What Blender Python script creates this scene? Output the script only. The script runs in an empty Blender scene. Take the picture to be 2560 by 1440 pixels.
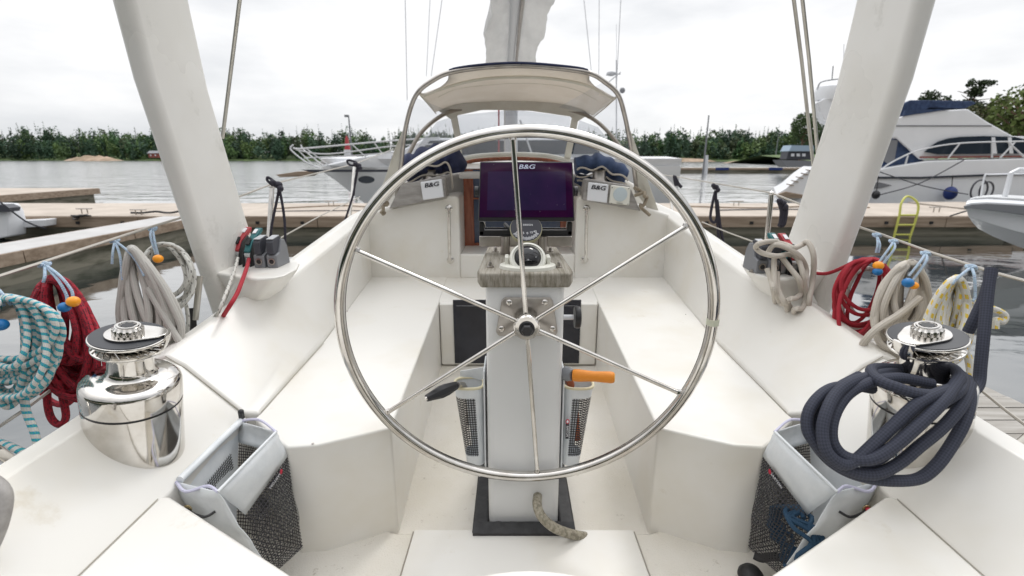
import bpy, math, random
from mathutils import Vector, Matrix, noise
R = math.radians
random.seed(7)
S = bpy.context.scene
COL = S.collection
# ------------------------------------------------------------------ camera, world, sun
FPX = 1209.0; TH = R(15.05)
cd = bpy.data.cameras.new('camera'); cam = bpy.data.objects.new('camera', cd); COL.objects.link(cam)
cd.lens = 17.0; cd.sensor_width = 36.0; cd.clip_start = 0.02; cd.clip_end = 4000
cam.location = (0, 0, 0); cam.rotation_euler = (R(90) - TH, 0, 0)
cd.dof.use_dof = True; cd.dof.focus_distance = 1.5; cd.dof.aperture_fstop = 3.6
S.camera = cam
S.view_settings.view_transform = 'Standard'; S.view_settings.look = 'None'
S.view_settings.exposure = 0.30; S.view_settings.gamma = 1.0
SUN_EL, SUN_AZ = R(50), R(25)      # azimuth from +Y towards +X
w = bpy.data.worlds.new('World'); S.world = w; w.use_nodes = True
nt = w.node_tree; nt.nodes.clear()
def N(t, **k):
    n = nt.nodes.new(t)
    for a, b in k.items(): setattr(n, a, b)
    return n
out = N('ShaderNodeOutputWorld'); bg = N('ShaderNodeBackground'); sky = N('ShaderNodeTexSky')
sky.sky_type = 'NISHITA'; sky.sun_disc = False; sky.sun_elevation = SUN_EL; sky.sun_rotation = SUN_AZ
skm = N('ShaderNodeVectorMath', operation='SCALE'); skm.inputs['Scale'].default_value = 0.07
tc = N('ShaderNodeTexCoord'); mp = N('ShaderNodeMapping'); mp.inputs['Scale'].default_value = (1, 1, 3.2)
n1 = N('ShaderNodeTexNoise'); n1.inputs['Scale'].default_value = 1.7; n1.inputs['Detail'].default_value = 7; n1.inputs['Roughness'].default_value = .52
cr = N('ShaderNodeValToRGB'); cr.color_ramp.elements[0].position = .36; cr.color_ramp.elements[0].color = (.56, .58, .61, 1)
cr.color_ramp.elements[1].position = .58; cr.color_ramp.elements[1].color = (.865, .865, .87, 1)
mx = N('ShaderNodeMix', data_type='RGBA'); mx.inputs['Factor'].default_value = .95
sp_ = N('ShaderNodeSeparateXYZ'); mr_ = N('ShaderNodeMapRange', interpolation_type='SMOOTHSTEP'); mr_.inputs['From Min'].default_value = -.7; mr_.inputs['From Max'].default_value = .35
mr_.inputs['To Min'].default_value = .60; mr_.inputs['To Max'].default_value = 1.0            # unseen sky astern dimmed to shade the aft faces
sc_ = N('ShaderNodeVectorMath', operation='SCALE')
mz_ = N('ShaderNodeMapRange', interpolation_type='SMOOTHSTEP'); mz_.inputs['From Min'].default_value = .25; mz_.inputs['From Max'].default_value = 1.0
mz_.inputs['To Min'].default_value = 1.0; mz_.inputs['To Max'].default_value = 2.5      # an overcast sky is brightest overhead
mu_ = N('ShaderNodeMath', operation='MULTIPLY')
L = nt.links.new
L(tc.outputs['Generated'], mp.inputs['Vector']); L(mp.outputs[0], n1.inputs['Vector']); L(n1.outputs['Fac'], cr.inputs['Fac'])
L(sky.outputs[0], skm.inputs[0]); L(skm.outputs[0], mx.inputs['A']); L(cr.outputs[0], mx.inputs['B'])
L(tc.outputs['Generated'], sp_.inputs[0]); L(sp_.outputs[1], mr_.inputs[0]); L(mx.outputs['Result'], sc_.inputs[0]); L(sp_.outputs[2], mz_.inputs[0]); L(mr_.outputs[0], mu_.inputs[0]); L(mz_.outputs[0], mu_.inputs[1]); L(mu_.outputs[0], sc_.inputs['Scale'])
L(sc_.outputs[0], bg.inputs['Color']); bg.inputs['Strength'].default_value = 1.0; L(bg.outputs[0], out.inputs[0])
sl = bpy.data.lights.new('sun', 'SUN'); sl.energy = 0.6; sl.angle = R(14); sl.color = (1, .97, .93)
so = bpy.data.objects.new('sun', sl); COL.objects.link(so)
sd = Vector((math.sin(SUN_AZ) * math.cos(SUN_EL), math.cos(SUN_AZ) * math.cos(SUN_EL), math.sin(SUN_EL)))
so.rotation_euler = sd.to_track_quat('Z', 'Y').to_euler()

# ------------------------------------------------------------------ helpers
CX = .037                                    # the sailboat's centre line
ST, CT = math.sin(TH), math.cos(TH)
WZ = -2.05                                   # water level
def ray(u, v):
    a = (u - 1280) / FPX; b = (720 - v) / FPX
    return Vector((a, CT + b * ST, -ST + b * CT))
def PX(u, v, X): d = ray(u, v); return d * (X / d.x)
def PY(u, v, Y): d = ray(u, v); return d * (Y / d.y)
def PZ(u, v, Z): d = ray(u, v); return d * (Z / d.z)
def PT(u, v, t): return ray(u, v) * t
def mir(p): return Vector((2 * CX - p[0], p[1], p[2]))

class MB:
    def __init__(s): s.v = []; s.f = []; s.uv = []; s.mi = []; s.col = []
    def face(s, idx, uv=None, mi=0): s.f.append(tuple(idx)); s.uv.append(uv); s.mi.append(mi)
    def poly(s, pts, mi=0):
        b = len(s.v); s.v += [Vector(p) for p in pts]; s.face(range(b, b + len(pts)), None, mi); return s
    def prism(s, pts, vec, mi=0):
        vec = Vector(vec); b = len(s.v); n = len(pts); P = [Vector(p) for p in pts]
        s.v += P + [p + vec for p in P]
        nm = Vector((0, 0, 0))
        for i in range(n): nm += P[i].cross(P[(i + 1) % n])
        fl = nm.dot(vec) < 0
        def F(ix): s.face(ix if not fl else ix[::-1], None, mi)
        F(list(range(b + n, b + 2 * n))); F(list(range(b, b + n))[::-1])
        for i in range(n): j = (i + 1) % n; F([b + i, b + j, b + n + j, b + n + i])
        return s
    def box(s, c, d, rot=None, mi=0):
        c = Vector(c); h = Vector(d) / 2; pts = []
        for x, y in ((-1, -1), (1, -1), (1, 1), (-1, 1)):
            pts.append(Vector((x * h.x, y * h.y, -h.z)))
        up = Vector((0, 0, d[2]))
        if rot is not None: pts = [rot @ p for p in pts]; up = rot @ up
        return s.prism([c + p for p in pts], up, mi)
    def loft(s, secs, closed=True, caps=True, mi=0, uvs=None):
        b = len(s.v); m = len(secs[0]); k = len(secs)
        for sec in secs: s.v += [Vector(p) for p in sec]
        for i in range(k - 1):
            for j in range(m if closed else m - 1):
                j2 = (j + 1) % m
                uv = None
                if uvs: uv = [(j / m, uvs[i]), ((j + 1) / m, uvs[i]), ((j + 1) / m, uvs[i + 1]), (j / m, uvs[i + 1])]
                s.face([b + i * m + j, b + i * m + j2, b + (i + 1) * m + j2, b + (i + 1) * m + j], uv, mi)
        if caps and closed:
            s.face(list(range(b, b + m))[::-1], None, mi); s.face(range(b + (k - 1) * m, b + k * m), None, mi)
        return s
    def tube(s, path, r, n=10, mi=0, cyc=False, caps=True):
        P = [Vector(p) for p in path]; k = len(P)
        rr = r if isinstance(r, (list, tuple)) else [r] * k
        T = []
        for i in range(k):
            if cyc: d = P[(i + 1) % k] - P[i - 1]
            else: d = P[min(i + 1, k - 1)] - P[max(i - 1, 0)]
            T.append(d.normalized() if d.length > 1e-9 else Vector((0, 0, 1)))
        ref = Vector((0, 0, 1)) if abs(T[0].z) < .9 else Vector((1, 0, 0))
        u = T[0].cross(ref).normalized(); secs = []; ds = [0.]
        for i in range(k):
            u = (u - T[i] * u.dot(T[i])).normalized(); vv = T[i].cross(u)
            secs.append([P[i] + (u * math.cos(2 * math.pi * j / n) + vv * math.sin(2 * math.pi * j / n)) * rr[i] for j in range(n)])
            if i: ds.append(ds[-1] + (P[i] - P[i - 1]).length)
        if cyc: secs.append(secs[0]); ds.append(ds[-1] + (P[0] - P[-1]).length)
        return s.loft(secs, True, caps and not cyc, mi, ds)
    def lathe(s, prof, c=(0, 0, 0), n=40, rot=None, mi=0, cap=True):
        c = Vector(c); secs = []
        for r, z in prof:
            ring = []
            for j in range(n):
                p = Vector((r * math.cos(2 * math.pi * j / n), r * math.sin(2 * math.pi * j / n), z))
                if rot is not None: p = rot @ p
                ring.append(c + p)
            secs.append(ring)
        return s.loft(secs, True, cap, mi)
    def ball(s, c, r, sc=(1, 1, 1), n=16, rot=None, mi=0):
        pr = [(max(1e-4, math.sin(math.pi * i / 10)) * r, -math.cos(math.pi * i / 10) * r) for i in range(11)]
        b = len(s.v); s.lathe(pr, (0, 0, 0), n, None, mi)
        for i in range(b, len(s.v)):
            p = s.v[i]; p = Vector((p.x * sc[0], p.y * sc[1], p.z * sc[2]))
            if rot is not None: p = rot @ p
            s.v[i] = p + Vector(c)
        return s
    def mirror(s):
        s.v = [mir(p) for p in s.v]; s.f = [t[::-1] for t in s.f]; s.uv = [u[::-1] if u else None for u in s.uv]; return s
    def moved(s, fn): s.v = [fn(p) for p in s.v]; return s

ORG = {}
def finish(o, org, parent, smooth, bev, seg=2, sub=0):
    ORG[o.name] = org
    if parent is not None: o.parent = parent
    if bev:
        m = o.modifiers.new('bevel', 'BEVEL'); m.width = bev; m.segments = seg; m.limit_method = 'ANGLE'; m.angle_limit = R(32); m.harden_normals = True
    if sub:
        m = o.modifiers.new('sub', 'SUBSURF'); m.levels = sub; m.render_levels = sub
def obj(name, mb, mats, parent=None, base=None, smooth=True, bev=0, seg=2, label=None, cat=None, group=None, kind=None, sub=0, flat=False):
    org = ORG[parent.name] if parent is not None else Vector(base if base is not None else mb.v[0])
    me = bpy.data.meshes.new(name)
    me.from_pydata([p - org for p in mb.v], [], mb.f); me.validate(clean_customdata=False)
    if any(u for u in mb.uv) and len(me.polygons) == len(mb.f):
        ul = me.uv_layers.new(name='UVMap').data
        for p, uv in zip(me.polygons, mb.uv):
            for k, li in enumerate(p.loop_indices):
                if uv and k < len(uv): ul[li].uv = uv[k]
    if mb.col and len(me.vertices) == len(mb.col):
        ca = me.color_attributes.new('Col', 'FLOAT_COLOR', 'POINT')
        for i, c in enumerate(mb.col): ca.data[i].color = (c[0], c[1], c[2], 1)
    if not isinstance(mats, (list, tuple)): mats = [mats]
    for m in mats: me.materials.append(m)
    if len(me.polygons) == len(mb.f):
        me.polygons.foreach_set('material_index', mb.mi)
    if not flat:
        me.polygons.foreach_set('use_smooth', [True] * len(me.polygons))
        if not bev:
            try: me.set_sharp_from_angle(angle=R(38))
            except Exception: pass
    o = bpy.data.objects.new(name, me); COL.objects.link(o)
    if parent is None: o.location = org
    finish(o, org, parent, smooth, bev, seg, sub)
    tag(o, label, cat, group, kind); return o
def tag(o, label=None, cat=None, group=None, kind=None):
    if label: o['label'] = label
    if cat: o['category'] = cat
    if group: o['group'] = group
    if kind: o['kind'] = kind
def thing(name, base, label, cat, group=None):
    o = bpy.data.objects.new(name, None); COL.objects.link(o); o.location = base; o.empty_display_size = .05
    ORG[o.name] = Vector(base); tag(o, label, cat, group); return o
def smooth_path(P, k=6, cyc=False):
    P = [Vector(p) for p in P]; n = len(P); o = []
    rng = range(n if cyc else n - 1)
    for i in rng:
        if cyc: a, b, c, d = P[i - 1], P[i], P[(i + 1) % n], P[(i + 2) % n]
        else: a, b, c, d = P[max(i - 1, 0)], P[i], P[i + 1], P[min(i + 2, n - 1)]
        for j in range(k):
            t = j / k
            o.append(.5 * ((2 * b) + (c - a) * t + (2 * a - 5 * b + 4 * c - d) * t * t + (3 * b - a - 3 * c + d) * t ** 3))
    if not cyc: o.append(P[-1])
    return o
def text(s, size, loc, right, up, mat, parent, name='lettering', ext=.0006, shear=0, spacing=1, bold=0, wide=1.0):
    cu = bpy.data.curves.new('txt', 'FONT'); cu.body = s; cu.size = size; cu.extrude = ext; cu.align_x = 'CENTER'; cu.align_y = 'CENTER'
    cu.shear = shear; cu.space_character = spacing; cu.offset = bold
    t = bpy.data.objects.new('txt', cu); COL.objects.link(t)
    dg = bpy.context.evaluated_depsgraph_get(); me = bpy.data.meshes.new_from_object(t.evaluated_get(dg))
    bpy.data.objects.remove(t); bpy.data.curves.remove(cu)
    r = Vector(right).normalized(); u = Vector(up); u = (u - r * u.dot(r)).normalized(); n = r.cross(u)
    M = Matrix((r * wide, u, n)).transposed().to_4x4(); M.translation = Vector(loc) - ORG[parent.name]
    me.transform(M); me.materials.clear(); me.materials.append(mat)
    o = bpy.data.objects.new(name, me); COL.objects.link(o); o.parent = parent; ORG[o.name] = ORG[parent.name]; return o

# ------------------------------------------------------------------ materials
def mat(name, base=(.8, .8, .8), rough=.5, metal=0, spec=.5, coat=0, **k):
    m = bpy.data.materials.new(name); m.use_nodes = True; b = m.node_tree.nodes['Principled BSDF']
    b.inputs['Base Color'].default_value = (*base, 1); b.inputs['Roughness'].default_value = rough
    b.inputs['Metallic'].default_value = metal; b.inputs['Specular IOR Level'].default_value = spec
    b.inputs['Coat Weight'].default_value = coat
    m['b'] = 1
    return m
def nodes(m):
    t = m.node_tree
    return t, t.nodes['Principled BSDF'], lambda ty, **k: _mk(t, ty, k), t.links.new
def _mk(t, ty, k):
    n = t.nodes.new(ty)
    for a, b in k.items():
        if a.startswith('i_'): n.inputs[a[2:].replace('_', ' ')].default_value = b
        else: setattr(n, a, b)
    return n
def vary(m, c1, c2, scale=3, lo=.35, hi=.65, detail=4, bump=0, bscale=200, coords='Object', stretch=(1, 1, 1), rvar=None, c3=None, spots=None):
    t, b, mk, L = nodes(m)
    tc = mk('ShaderNodeTexCoord'); mp = mk('ShaderNodeMapping'); mp.inputs['Scale'].default_value = stretch
    L(tc.outputs[coords], mp.inputs[0])
    n = mk('ShaderNodeTexNoise', i_Scale=scale, i_Detail=detail, i_Roughness=.6); L(mp.outputs[0], n.inputs['Vector'])
    r = mk('ShaderNodeValToRGB'); e = r.color_ramp.elements
    e[0].position = lo; e[0].color = (*c1, 1); e[1].position = hi; e[1].color = (*c2, 1)
    if c3: x = e.new((lo + hi) / 2); x.color = (*c3, 1)
    L(n.outputs['Fac'], r.inputs[0]); colo = r.outputs[0]
    if spots:
        n3 = mk('ShaderNodeTexNoise', i_Scale=spots[1], i_Detail=6, i_Roughness=.7); L(mp.outputs[0], n3.inputs['Vector'])
        r3 = mk('ShaderNodeValToRGB'); e3 = r3.color_ramp.elements; e3[0].position = spots[2]; e3[0].color = (0, 0, 0, 1); e3[1].position = spots[3]; e3[1].color = (1, 1, 1, 1)
        L(n3.outputs['Fac'], r3.inputs[0]); mm = mk('ShaderNodeMix', data_type='RGBA'); L(r3.outputs[0], mm.inputs['Factor'])
        L(colo, mm.inputs['A']); mm.inputs['B'].default_value = (*spots[0], 1); colo = mm.outputs['Result']
    L(colo, b.inputs['Base Color'])
    if rvar:
        mr = mk('ShaderNodeMapRange'); mr.inputs['To Min'].default_value = rvar[0]; mr.inputs['To Max'].default_value = rvar[1]
        L(n.outputs['Fac'], mr.inputs[0]); L(mr.outputs[0], b.inputs['Roughness'])
    if bump:
        n2 = mk('ShaderNodeTexNoise', i_Scale=bscale, i_Detail=3); L(mp.outputs[0], n2.inputs['Vector'])
        bp = mk('ShaderNodeBump', i_Strength=bump, i_Distance=.01); L(n2.outputs['Fac'], bp.inputs['Height']); L(bp.outputs[0], b.inputs['Normal'])
    return m
GEL = vary(mat('gelcoat', rough=.32), (.715, .68, .605), (.765, .745, .70), 2.2, .30, .52, rvar=(.22, .42), spots=((.60, .54, .43), 7, .63, .82))
NONSKID = vary(mat('nonskid_gelcoat', rough=.5), (.68, .635, .545), (.745, .71, .645), 2.5, .3, .6, bump=.35, bscale=260, spots=((.40, .35, .28), 26, .63, .74))
ARCHM = vary(mat('arch_gelcoat', rough=.28), (.735, .715, .665), (.80, .785, .75), 1.7, .35, .6, rvar=(.2, .36), spots=((.60, .585, .54), 4, .60, .74))
STEEL = vary(mat('polished_steel', rough=.08, metal=1), (.60, .57, .53), (.74, .72, .69), 14, .35, .65, rvar=(.05, .14))
STEEL2 = vary(mat('dull_steel', rough=.3, metal=1), (.36, .33, .30), (.52, .49, .46), 20, .3, .7, rvar=(.22, .4))
ALU = vary(mat('anodised_aluminium', rough=.35, metal=.8), (.55, .53, .48), (.68, .66, .60), 8)
BLACK = mat('black_plastic', (.018, .018, .02), .4)
BLACKR = vary(mat('black_rubber', rough=.55), (.012, .012, .013), (.03, .03, .032), 30, bump=.15, bscale=60)
GREYP = mat('grey_plastic', (.21, .215, .23), .45); DGREY = mat('dark_grey_plastic', (.055, .057, .07), .5)
WHITEP = mat('white_plastic', (.74, .75, .78), .4); CREAM = mat('cream_plastic', (.72, .71, .64), .35)
REDP = mat('red_lever', (.42, .04, .05), .4); GREENP = mat('green_lever', (.02, .14, .15), .4)
ORANGE = mat('orange_rubber', (.80, .27, .02), .5); ORBALL = mat('orange_ball', (.9, .33, .01), .35); BLBALL = mat('blue_ball', (.01, .16, .42), .35)
VINYL = vary(mat('white_vinyl', rough=.45), (.66, .69, .71), (.76, .78, .79), 12, bump=.2, bscale=25)
PIPE = mat('lilac_binding', (.56, .55, .68), .7); YBIND = mat('yellowed_binding', (.72, .66, .46), .7)
CANVAS = vary(mat('beige_canvas', rough=.85), (.70, .66, .60), (.80, .77, .73), 5, .35, .6, bump=.2, bscale=90)
CANVAST = vary(mat('pale_canvas_trim', rough=.8), (.64, .61, .53), (.72, .70, .63), 6, bump=.15, bscale=90)
NAVYF = vary(mat('navy_fabric', rough=.8), (.012, .016, .05), (.03, .04, .10), 8, bump=.3, bscale=30)
NAVYF2 = vary(mat('blue_fabric', rough=.8), (.018, .035, .085), (.04, .07, .15), 8, bump=.3, bscale=30)
TEAK = vary(mat('weathered_teak', rough=.8), (.15, .13, .09), (.38, .35, .30), 22, .3, .7, detail=5, stretch=(6, .35, 1.4), bump=.4, bscale=60, c3=(.28, .255, .21))
TEAK2 = vary(mat('grey_painted_wood', rough=.6), (.26, .245, .23), (.38, .36, .34), 9, stretch=(1, 4, 4), bump=.1)
MAHOG = vary(mat('varnished_mahogany', rough=.25), (.20, .055, .03), (.34, .11, .06), 10, stretch=(6, 6, .7))
SCREEN = vary(mat('plotter_glass', rough=.12, spec=.35), (.012, .004, .030), (.045, .004, .040), 4, .35, .65)
DISPLAY = vary(mat('display_area', rough=.14, spec=.35), (.016, .014, .050), (.045, .018, .075), 4, .35, .65)
PANELG = vary(mat('dark_panel', rough=.15), (.012, .013, .02), (.022, .024, .035), 5)
BLUEREFL = vary(mat('dark_blue_reflection', rough=.12), (.03, .05, .10), (.07, .09, .15), 5)  # dark blue reflection on the companionway boards, put into the base colour
WHITE = mat('white_print', (.8, .8, .82), .5); INK = mat('black_print', (.02, .02, .03), .5)
REDINK = mat('red_print', (.5, .02, .05), .5)
GROOVE = mat('joint_sealant', (.36, .33, .28), .8)
WIRE = mat('stainless_wire', (.46, .43, .38), .35, .5)
HOSEM = vary(mat('braided_hose', rough=.4), (.20, .18, .13), (.40, .36, .28), 90, .4, .6, bump=.4, bscale=500)

def braid(name, base, f1=None, f2=None, period=.05, duty=.35, nar=10, mode='band', dark=.86, vf=230.0):
    """woven rope sheath; u runs around, v along in metres"""
    m = mat(name, base, .75); t, b, mk, L = nodes(m)
    uv = mk('ShaderNodeUVMap'); sp = mk('ShaderNodeSeparateXYZ'); L(uv.outputs[0], sp.inputs[0])
    def mth(op, a, c=None):
        n = mk('ShaderNodeMath', operation=op)
        for i, x in enumerate((a, c)):
            if x is None: continue
            if isinstance(x, (int, float)): n.inputs[i].default_value = x
            else: L(x, n.inputs[i])
        return n.outputs[0]
    U, V = sp.outputs[0], sp.outputs[1]
    un = mth('MULTIPLY', U, nar); vn = mth('MULTIPLY', V, vf)
    cb = mk('ShaderNodeCombineXYZ'); L(mth('ADD', un, vn), cb.inputs[0]); L(mth('SUBTRACT', un, vn), cb.inputs[1])
    ck = mk('ShaderNodeTexChecker'); ck.inputs['Scale'].default_value = 1.0; L(cb.outputs[0], ck.inputs['Vector'])
    ck.inputs['Color1'].default_value = (*base, 1); ck.inputs['Color2'].default_value = tuple(c * dark for c in base) + (1,)
    colo = ck.outputs['Color']
    if f1:
        ph = mth('ADD', mth('MULTIPLY', V, 1 / period), mth('MULTIPLY', U, 1.0))
        fr = mth('FRACT', ph); band = mth('LESS_THAN', fr, duty)
        if mode == 'fleck':
            band = mth('MULTIPLY', band, mth('LESS_THAN', mth('FRACT', mth('MULTIPLY', U, 4.0)), .5))
        if mode == 'noise':
            nn = mk('ShaderNodeTexNoise', i_Scale=1.0, i_Detail=2); c2 = mk('ShaderNodeCombineXYZ')
            L(mth('MULTIPLY', U, 9.), c2.inputs[0]); L(mth('MULTIPLY', V, 90.), c2.inputs[1]); L(c2.outputs[0], nn.inputs['Vector'])
            band = mth('GREATER_THAN', nn.outputs['Fac'], .50)
        ck2 = mk('ShaderNodeTexChecker'); ck2.inputs['Scale'].default_value = 1.0; L(cb.outputs[0], ck2.inputs['Vector'])
        ck2.inputs['Color1'].default_value = (*f1, 1); ck2.inputs['Color2'].default_value = (*(f2 or base), 1)
        mm = mk('ShaderNodeMix', data_type='RGBA'); L(band, mm.inputs['Factor']); L(colo, mm.inputs['A']); L(ck2.outputs['Color'], mm.inputs['B']); colo = mm.outputs['Result']
    L(colo, b.inputs['Base Color'])
    bp = mk('ShaderNodeBump', i_Strength=.5, i_Distance=.002); L(ck.outputs['Fac'], bp.inputs['Height']); L(bp.outputs[0], b.inputs['Normal'])
    return m
R_BLUE = braid('rope_blue_fleck', (.66, .64, .60), (.01, .26, .50), (.08, .42, .32), .018, .42)
R_RED = braid('rope_red', (.42, .012, .03), (.05, .008, .014), (.36, .01, .028), .05, .4, mode='noise')
R_RED2 = braid('rope_plain_red', (.40, .015, .03))
R_BEIGE = braid('rope_grey_beige', (.52, .50, .46)); R_BEIGE2 = braid('rope_beige', (.58, .53, .46))
R_BLKF = braid('rope_black_fleck', (.66, .65, .60), (.03, .03, .03), (.45, .44, .4), .034, .22, mode='fleck')
R_YEL = braid('rope_yellow_fleck', (.72, .70, .64), (.80, .44, .02), (.66, .62, .14), .030, .45, mode='fleck')
R_NAVY = braid('rope_navy', (.040, .045, .070), nar=14, dark=.62, vf=150.)
R_STRAP = braid('cord_pale_blue', (.45, .58, .70), (.12, .25, .45), (.66, .70, .74), .02, .4)
R_CORD = mat('black_cord', (.025, .022, .035), .7)
def meshmat(name, sc=230., open_=.46, col=(.03, .028, .03)):
    m = mat(name, col, .7); t, b, mk, L = nodes(m)
    uv = mk('ShaderNodeUVMap'); sp = mk('ShaderNodeSeparateXYZ'); L(uv.outputs[0], sp.inputs[0]); os = []
    for i in (0, 1):
        a = mk('ShaderNodeMath', operation='MULTIPLY'); L(sp.outputs[i], a.inputs[0]); a.inputs[1].default_value = sc
        f = mk('ShaderNodeMath', operation='FRACT'); L(a.outputs[0], f.inputs[0])
        g = mk('ShaderNodeMath', operation='LESS_THAN'); L(f.outputs[0], g.inputs[0]); g.inputs[1].default_value = math.sqrt(open_); os.append(g.outputs[0])
    mu = mk('ShaderNodeMath', operation='MULTIPLY'); L(os[0], mu.inputs[0]); L(os[1], mu.inputs[1])
    tr = mk('ShaderNodeBsdfTransparent'); ms = mk('ShaderNodeMixShader'); L(mu.outputs[0], ms.inputs[0]); L(b.outputs[0], ms.inputs[1]); L(tr.outputs[0], ms.inputs[2])
    L(ms.outputs[0], t.nodes['Material Output'].inputs[0]); return m
NET = meshmat('black_net', 118., .50)
def clearmat(name, tint, gl=.12, fog=.1):
    m = bpy.data.materials.new(name); m.use_nodes = True; t = m.node_tree; t.nodes.clear(); L = t.links.new
    o = t.nodes.new('ShaderNodeOutputMaterial'); tr = t.nodes.new('ShaderNodeBsdfTransparent'); tr.inputs[0].default_value = (*tint, 1)
    g = t.nodes.new('ShaderNodeBsdfGlossy'); g.inputs['Roughness'].default_value = .12
    tc = t.nodes.new('ShaderNodeTexCoord'); n = t.nodes.new('ShaderNodeTexNoise'); n.inputs['Scale'].default_value = 5; n.inputs['Distortion'].default_value = 1.0
    bp = t.nodes.new('ShaderNodeBump'); bp.inputs['Strength'].default_value = .25; bp.inputs['Distance'].default_value = .01
    L(tc.outputs['Object'], n.inputs['Vector']); L(n.outputs['Fac'], bp.inputs['Height']); L(bp.outputs[0], g.inputs['Normal'])
    fr = t.nodes.new('ShaderNodeFresnel'); fr.inputs[0].default_value = 1.22; L(bp.outputs[0], fr.inputs['Normal'])
    d = t.nodes.new('ShaderNodeBsdfDiffuse'); d.inputs[0].default_value = (.6, .63, .68, 1)
    m1 = t.nodes.new('ShaderNodeMixShader'); m1.inputs[0].default_value = gl; L(tr.outputs[0], m1.inputs[1]); L(g.outputs[0], m1.inputs[2])
    m2 = t.nodes.new('ShaderNodeMixShader'); m2.inputs[0].default_value = fog; L(m1.outputs[0], m2.inputs[1]); L(d.outputs[0], m2.inputs[2]); L(m2.outputs[0], o.inputs[0])
    return m
CLEAR = clearmat('clear_window_film', (.95, .96, .98), gl=.09, fog=.11)
def translucent(m, c, f):
    t = m.node_tree; b = t.nodes['Principled BSDF']; o = t.nodes['Material Output']; tr = t.nodes.new('ShaderNodeBsdfTranslucent'); tr.inputs[0].default_value = (*c, 1)
    x = t.nodes.new('ShaderNodeMixShader'); x.inputs[0].default_value = f; t.links.new(b.outputs[0], x.inputs[1]); t.links.new(tr.outputs[0], x.inputs[2]); t.links.new(x.outputs[0], o.inputs[0])
translucent(CANVAS, (.78, .73, .66), .5)
# background materials
CONC = vary(mat('pale_concrete', rough=.85), (.44, .38, .32), (.55, .48, .41), 1.2, bump=.1, bscale=20, spots=((.33, .29, .25), 2.5, .6, .75))
FLOAT = vary(mat('float_concrete', rough=.9), (.10, .10, .065), (.30, .28, .22), 1.3, .32, .55, stretch=(.3, 1, 5))
TIMBER = vary(mat('dock_timber', rough=.85), (.22, .16, .11), (.36, .28, .21), 3, stretch=(.3, 2, 4))
PLANK = vary(mat('grey_planks', rough=.85), (.26, .24, .21), (.44, .42, .39), 5, .3, .7, stretch=(.5, 5, 5), detail=8)
BWHITE = vary(mat('boat_white', rough=.25), (.79, .80, .82), (.83, .84, .86), 1.0); BGREY = mat('boat_hull_grey', (.72, .73, .74), .3)
DKGLASS = mat('dark_window', (.03, .04, .055), .08); STRIPE = mat('dark_stripe', (.03, .035, .05), .5); TRIMR = mat('red_brown_trim', (.25, .07, .05), .5)
YELP = mat('yellow_paint', (.60, .60, .13), .5); RAILW = mat('white_rail', (.72, .73, .75), .3)
ROCK = vary(mat('shore_rock', rough=.9), (.24, .18, .11), (.46, .34, .25), .15, .35, .65); GRASSM = vary(mat('shore_grass', rough=.9), (.05, .10, .025), (.12, .17, .05), .3)
BARK = vary(mat('bark', rough=.9), (.10, .06, .04), (.22, .13, .09), 3)
SAILM = vary(mat('sail_cover', rough=.6), (.55, .545, .53), (.80, .79, .77), 2.5, .3, .65, stretch=(2, .5, 2), bump=.5, bscale=4)
translucent(SAILM, (.85, .85, .85), .45)
def leafmat(name):
    m = mat(name, (.06, .1, .03), .8); t, b, mk, L = nodes(m); a = mk('ShaderNodeAttribute', attribute_name='Col'); L(a.outputs['Color'], b.inputs['Base Color']); return m
LEAF = leafmat('foliage')
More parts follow.
